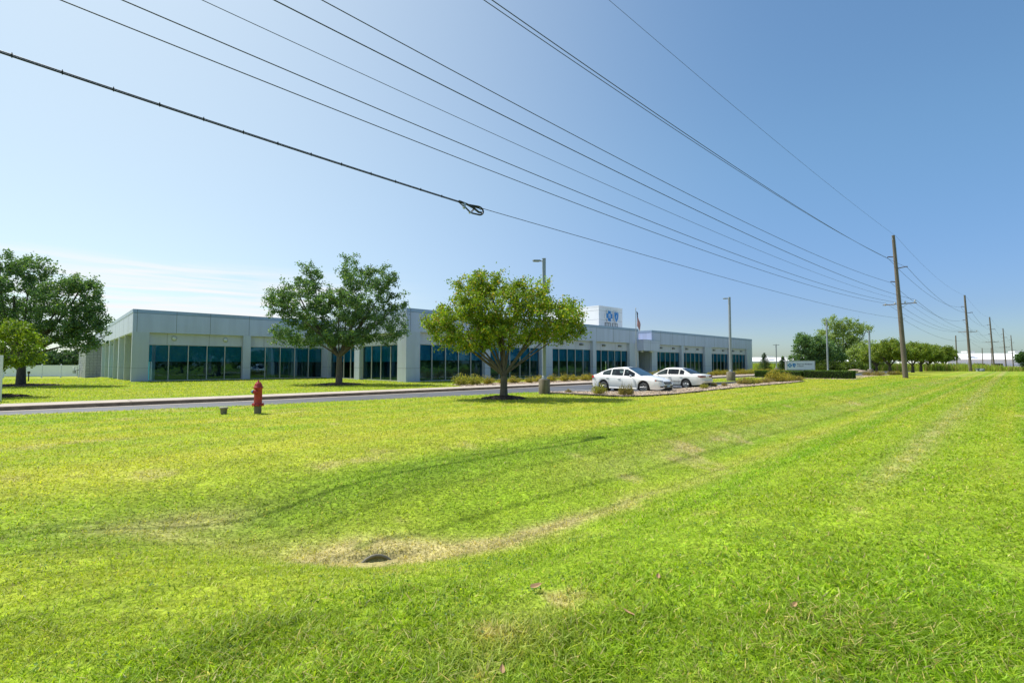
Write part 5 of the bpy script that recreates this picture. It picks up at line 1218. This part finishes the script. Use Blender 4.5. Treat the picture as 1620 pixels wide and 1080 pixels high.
def car_front_new(root):
    for sg in (1, -1):
        h_ = MB(); h_.add([(2.02, sg*.83, .80), (2.02, sg*.845, .68), (2.28, sg*.735, .655), (2.385, sg*.52, .63), (2.36, sg*.50, .715), (2.22, sg*.70, .76)], [(0, 1, 2, 5), (5, 2, 3, 4)] if sg > 0 else [(5, 2, 1, 0), (4, 3, 2, 5)])
        for i in range(len(h_.v)): x, y, z = h_.v[i]; h_.v[i] = (x+.035, y+sg*.03, z+.012)
        h_.build('headlight', M['headlight'], root)
        a_ = MB(); a_.lathe([(0, -.01), (.03, 0), (.02, .02)], 8, (2.12, sg*.855, .73), 0, 'y'); a_.build('turn_signal', M['amber'], root)
        f_ = MB(); f_.add([(2.30, sg*.74, .36), (2.40, sg*.56, .35), (2.40, sg*.56, .43), (2.30, sg*.74, .42)], [(0, 1, 2, 3) if sg > 0 else (3, 2, 1, 0)])
        for i in range(4): x, y, z = f_.v[i]; f_.v[i] = (x+.035, y+sg*.02, z)
        f_.build('fog_light', M['black'], root)
        t_ = MB(); t_.add([(-2.10, sg*.875, .96), (-2.10, sg*.885, .84), (-2.34, sg*.785, .82), (-2.435, sg*.60, .84), (-2.42, sg*.58, .93), (-2.32, sg*.76, .95)], [(0, 1, 2, 5), (5, 2, 3, 4)] if sg < 0 else [(5, 2, 1, 0), (4, 3, 2, 5)])
        for i in range(6): x, y, z = t_.v[i]; t_.v[i] = (x-.03, y+sg*.025, z)
        t_.build('taillight', M['taillight'], root)
    g_ = MB(); g_.prism([(-.40, .665), (-.33, .51), (.33, .51), (.40, .665)], 2.33, 2.44, 0, f=lambda y, z, x: (x-(z-.5)*.25+.015, y, z))
    for i in range(5): g_.tube([(2.462-i*.008, -.37, .53+i*.03), (2.462-i*.008, .37, .53+i*.03)], .005, 4, 1)
    g_.build('grille', [M['black'], M['chrome']], root)
    p_ = MB(); p_.box(2.44, 2.46, -.16, .16, .36, .48); p_.build('licence_plate', M['plate'], root)
    l_ = MB(); l_.box(2.40, 2.435, -.42, .42, .28, .345); l_.build('lower_grille', M['black'], root)
    s_ = MB(); s_.add([(.26, -.54, 1.40), (.26, .54, 1.40), (1.0, .66, 1.035), (1.0, -.66, 1.035)], [(0, 1, 2, 3)]); s_.build('sunshade', M['sunshade'], root)
car_front_new(car)
carangle = PHI-math.pi/2
car.location = W(26.35+.0, 18.55, -.10)
_q0 = Vector((7.24, 29.5, 0)); car.location = (_q0.x+UY*.04, _q0.y, -.10); car.rotation_euler.z = carangle
tag(car, 'white modern sedan parked nose toward the lawn, nearest of the two cars', 'car')
Bc = dict(
    w=[(-2.45, .74), (-2.38, .82), (-2.1, .875), (-1.4, .905), (1.4, .90), (2.0, .85), (2.3, .74), (2.45, .55)],
    deck=[(-2.45, .80), (-2.41, .95), (-2.2, .985), (-1.5, 1.0), (1.0, .95), (1.6, .87), (2.1, .76), (2.35, .64), (2.45, .54)],
    belt=[(-2.45, .74), (-2.40, .88), (-2.1, .92), (-1.4, .935), (0, .925), (1.0, .89), (1.6, .83), (2.2, .70), (2.45, .52)],
    bot=[(-2.45, .40), (-2.36, .30), (-1.9, .25), (1.9, .23), (2.35, .26), (2.45, .34)],
    roof=[(-1.72, .955), (-1.30, 1.19), (-.95, 1.35), (-.5, 1.40), (0, 1.41), (.25, 1.38), (.7, 1.16), (1.2, .90)],
    wroof=[(-2.1, .58), (-.9, .61), (0, .63), (1.2, .62)], ws=(.24, 1.15), rw=(-1.66, -.90), pillars=[(-1.22, -.84), (-.76, -.02), (.06, .78)], seams=(.90, .02, -.86), handles=(-.16, -.98), mirror=.72)
car2, ip2 = make_car('parked_car', 4.9, 1.81, Bc, (-1.35, 1.34), .32, 'carold', 'old')
for sg in (1, -1):
    t_ = MB(); t_.add([(-2.16, sg*.86, .90), (-2.20, sg*.865, .80), (-2.40, sg*.80, .775), (-2.455, sg*.70, .775), (-2.455, sg*.22, .78), (-2.445, sg*.22, .87), (-2.445, sg*.70, .89), (-2.385, sg*.80, .89)], [(0, 1, 2, 7), (7, 2, 3, 6), (6, 3, 4, 5)] if sg < 0 else [(7, 2, 1, 0), (6, 3, 2, 7), (5, 4, 3, 6)])
    for i in range(8): x, y, z = t_.v[i]; t_.v[i] = (x-.022, y+sg*.022, z)
    t_.build('taillight', M['taildull'], car2)
    r_ = MB(); r_.tube([(-.95, sg*.91, .50), (1.0, sg*.915, .50)], .028, 6); r_.build('side_moulding', M['trim'], car2)
    h_ = MB(); h_.box(2.30, 2.42, sg*.38, sg*.72, .58, .67); h_.build('headlight', M['headlight'], car2)
p_ = MB(); p_.box(-2.49, -2.46, -.16, .16, .76, .88); p_.build('licence_plate', M['whitepaint'], car2)
p_ = MB(); p_.box(-2.52, -2.40, -.74, .74, .46, .62); p_.build('bumper', M['carold'], car2, .03)
p_ = MB(); p_.tube([(-2.53, -.5, .54), (-2.53, .5, .54)], .012, 4); p_.build('bumper_strip', M['trim'], car2)
_h = Vector((-UY, UX, 0)); _c = Vector((11.9, 33.1, 0))
_off = Vector((-_h.y, _h.x, 0))   # left of heading
loc2 = _c+_h*1.35-_off*.80; car2.location = (loc2.x, loc2.y, -.10); car2.rotation_euler.z = PHI+math.pi/2
tag(car2, 'older white sedan seen from behind with dull red tail lamps, right of the modern sedan', 'car')
# the car pulled up on the roadside, seen mirrored in the windows
car3 = copy_tree(car); q = W(31, -3.0, 0); car3.location = (q.x, q.y, 0); car3.rotation_euler.z = PHI; car3.scale = (1, 1, 1.1)
tag(car3, 'white car standing on the road shoulder, seen mirrored in the left wing windows', 'car')
# woodland across the road, mirrored in the glass
rs = np.random.RandomState(77); n = 52000
u = rs.uniform(-40, 330, n); tr = np.floor(u/8.5); k = (u/8.5-tr-.5)*2; hh = 8.5+3.5*np.sin(tr*12.9898)*np.sin(tr*78.2); env = np.sqrt(np.clip(1-.55*k*k, 0, 1))
z = hh*env*rs.rand(n)**.75*1.0+.2; v = -24-4*rs.rand(n)-3*np.sin(tr*3.3)
cc = np.where(rs.rand(n, 1) < .3, np.array([.08, .14, .03]), np.array([.045, .09, .028]))*rs.uniform(.6, 1.4, (n, 1))
Q, q, cc = rand_quads(rs, np.stack([u*UX-v*UY, u*UY+v*UX, z], 1), .38, cc, .7)
tag(np_mesh('woodland', Q, q, M['leaf'], colors=cc), 'belt of dark green trees across the road, mirrored in the windows', 'woodland', kind='stuff')
# ---------------------------------------------------------------- fallen leaves
def dry_leaf(px, py, s, rz, label):
    # bearing to a spot on the sloping bank
    a = (px-810)/765; bb = (540-py)/765; c, sn = math.cos(PITCH), math.sin(PITCH); d = Vector((a, c-bb*sn, sn+bb*c)); t_ = 1.0
    for _ in range(60):
        q = Vector((0, 0, EYE))+d*t_; e = q.z-gzw(q.x, q.y); t_ += e/max(.2, -d.z)*.7
    mb = MB(); n = 7; pts = []
    for i in range(n+1):
        x = -1+2*i/n; w = .45*math.sqrt(max(0, 1-x*x))*(1-.25*x); pts.append((x, w))
    for i in range(n):
        (x0, w0), (x1, w1) = pts[i], pts[i+1]; c0 = .25*x0*x0; c1 = .25*x1*x1
        for sg in (1, -1):
            mb.add([(x0*s, 0, c0*s), (x1*s, 0, c1*s), (x1*s, sg*w1*s, (c1+w1*.5)*s), (x0*s, sg*w0*s, (c0+w0*.5)*s)], [(0, 1, 2, 3)], 0, True)
    mb.tube([(s, 0, .25*s), (1.5*s, 0, .3*s)], s*.03, 4)
    o = mb.build('fallen_leaf', M['dryleaf']); o.location = (q.x, q.y, gzw(q.x, q.y)+.045); o.rotation_euler = (.3, -.2, rz); tag(o, label, 'dry leaf', 'dry leaves in the foreground grass')
dry_leaf(848, 937, .045, .2, 'curled pale brown leaf, leftmost of the foreground leaves')
dry_leaf(1041, 921, .032, 1.2, 'small reddish leaf standing in the grass')
dry_leaf(994, 981, .042, 2.4, 'pinkish tan leaf lying near the bottom centre')
dry_leaf(1256, 968, .035, .5, 'dark brown leaf in the coarse grass at right')
dry_leaf(794, 1073, .03, 1.6, 'tan leaf cut by the bottom edge')
blades()
def clover():
    rs = np.random.RandomState(19); cen = []; cc = []
    for i in range(420):
        Y0 = rs.uniform(1.9, 7.5)**1.0; X0 = Y0*rs.uniform(-1.1, 1.1); u0, v0 = toUV(X0, Y0)
        if v0 > 3.6 and rs.rand() < .6: continue
        k = rs.randint(8, 30); rr_c = rs.uniform(.02, .09)*(1+.15*Y0); x = X0+rs.randn(k)*rr_c; y = Y0+rs.randn(k)*rr_c
        z = ground_z(*toUV(x, y))+rs.uniform(.012, .035, k); cen.append(np.stack([x, y, z], 1))
        b = np.array([.11, .21, .03]) if rs.rand() < .7 else np.array([.24, .28, .05]); cc.append(b*rs.uniform(.7, 1.3, (k, 1)))
    cen = np.concatenate(cen); Q, q, c = rand_quads(rs, cen, .009, np.concatenate(cc), .85, 1.6)
    tag(np_mesh('clover', Q, q, M['leaf'], colors=c), 'small patches of clover and broad leaved weeds in the near lawn', 'clover', kind='stuff')
clover()
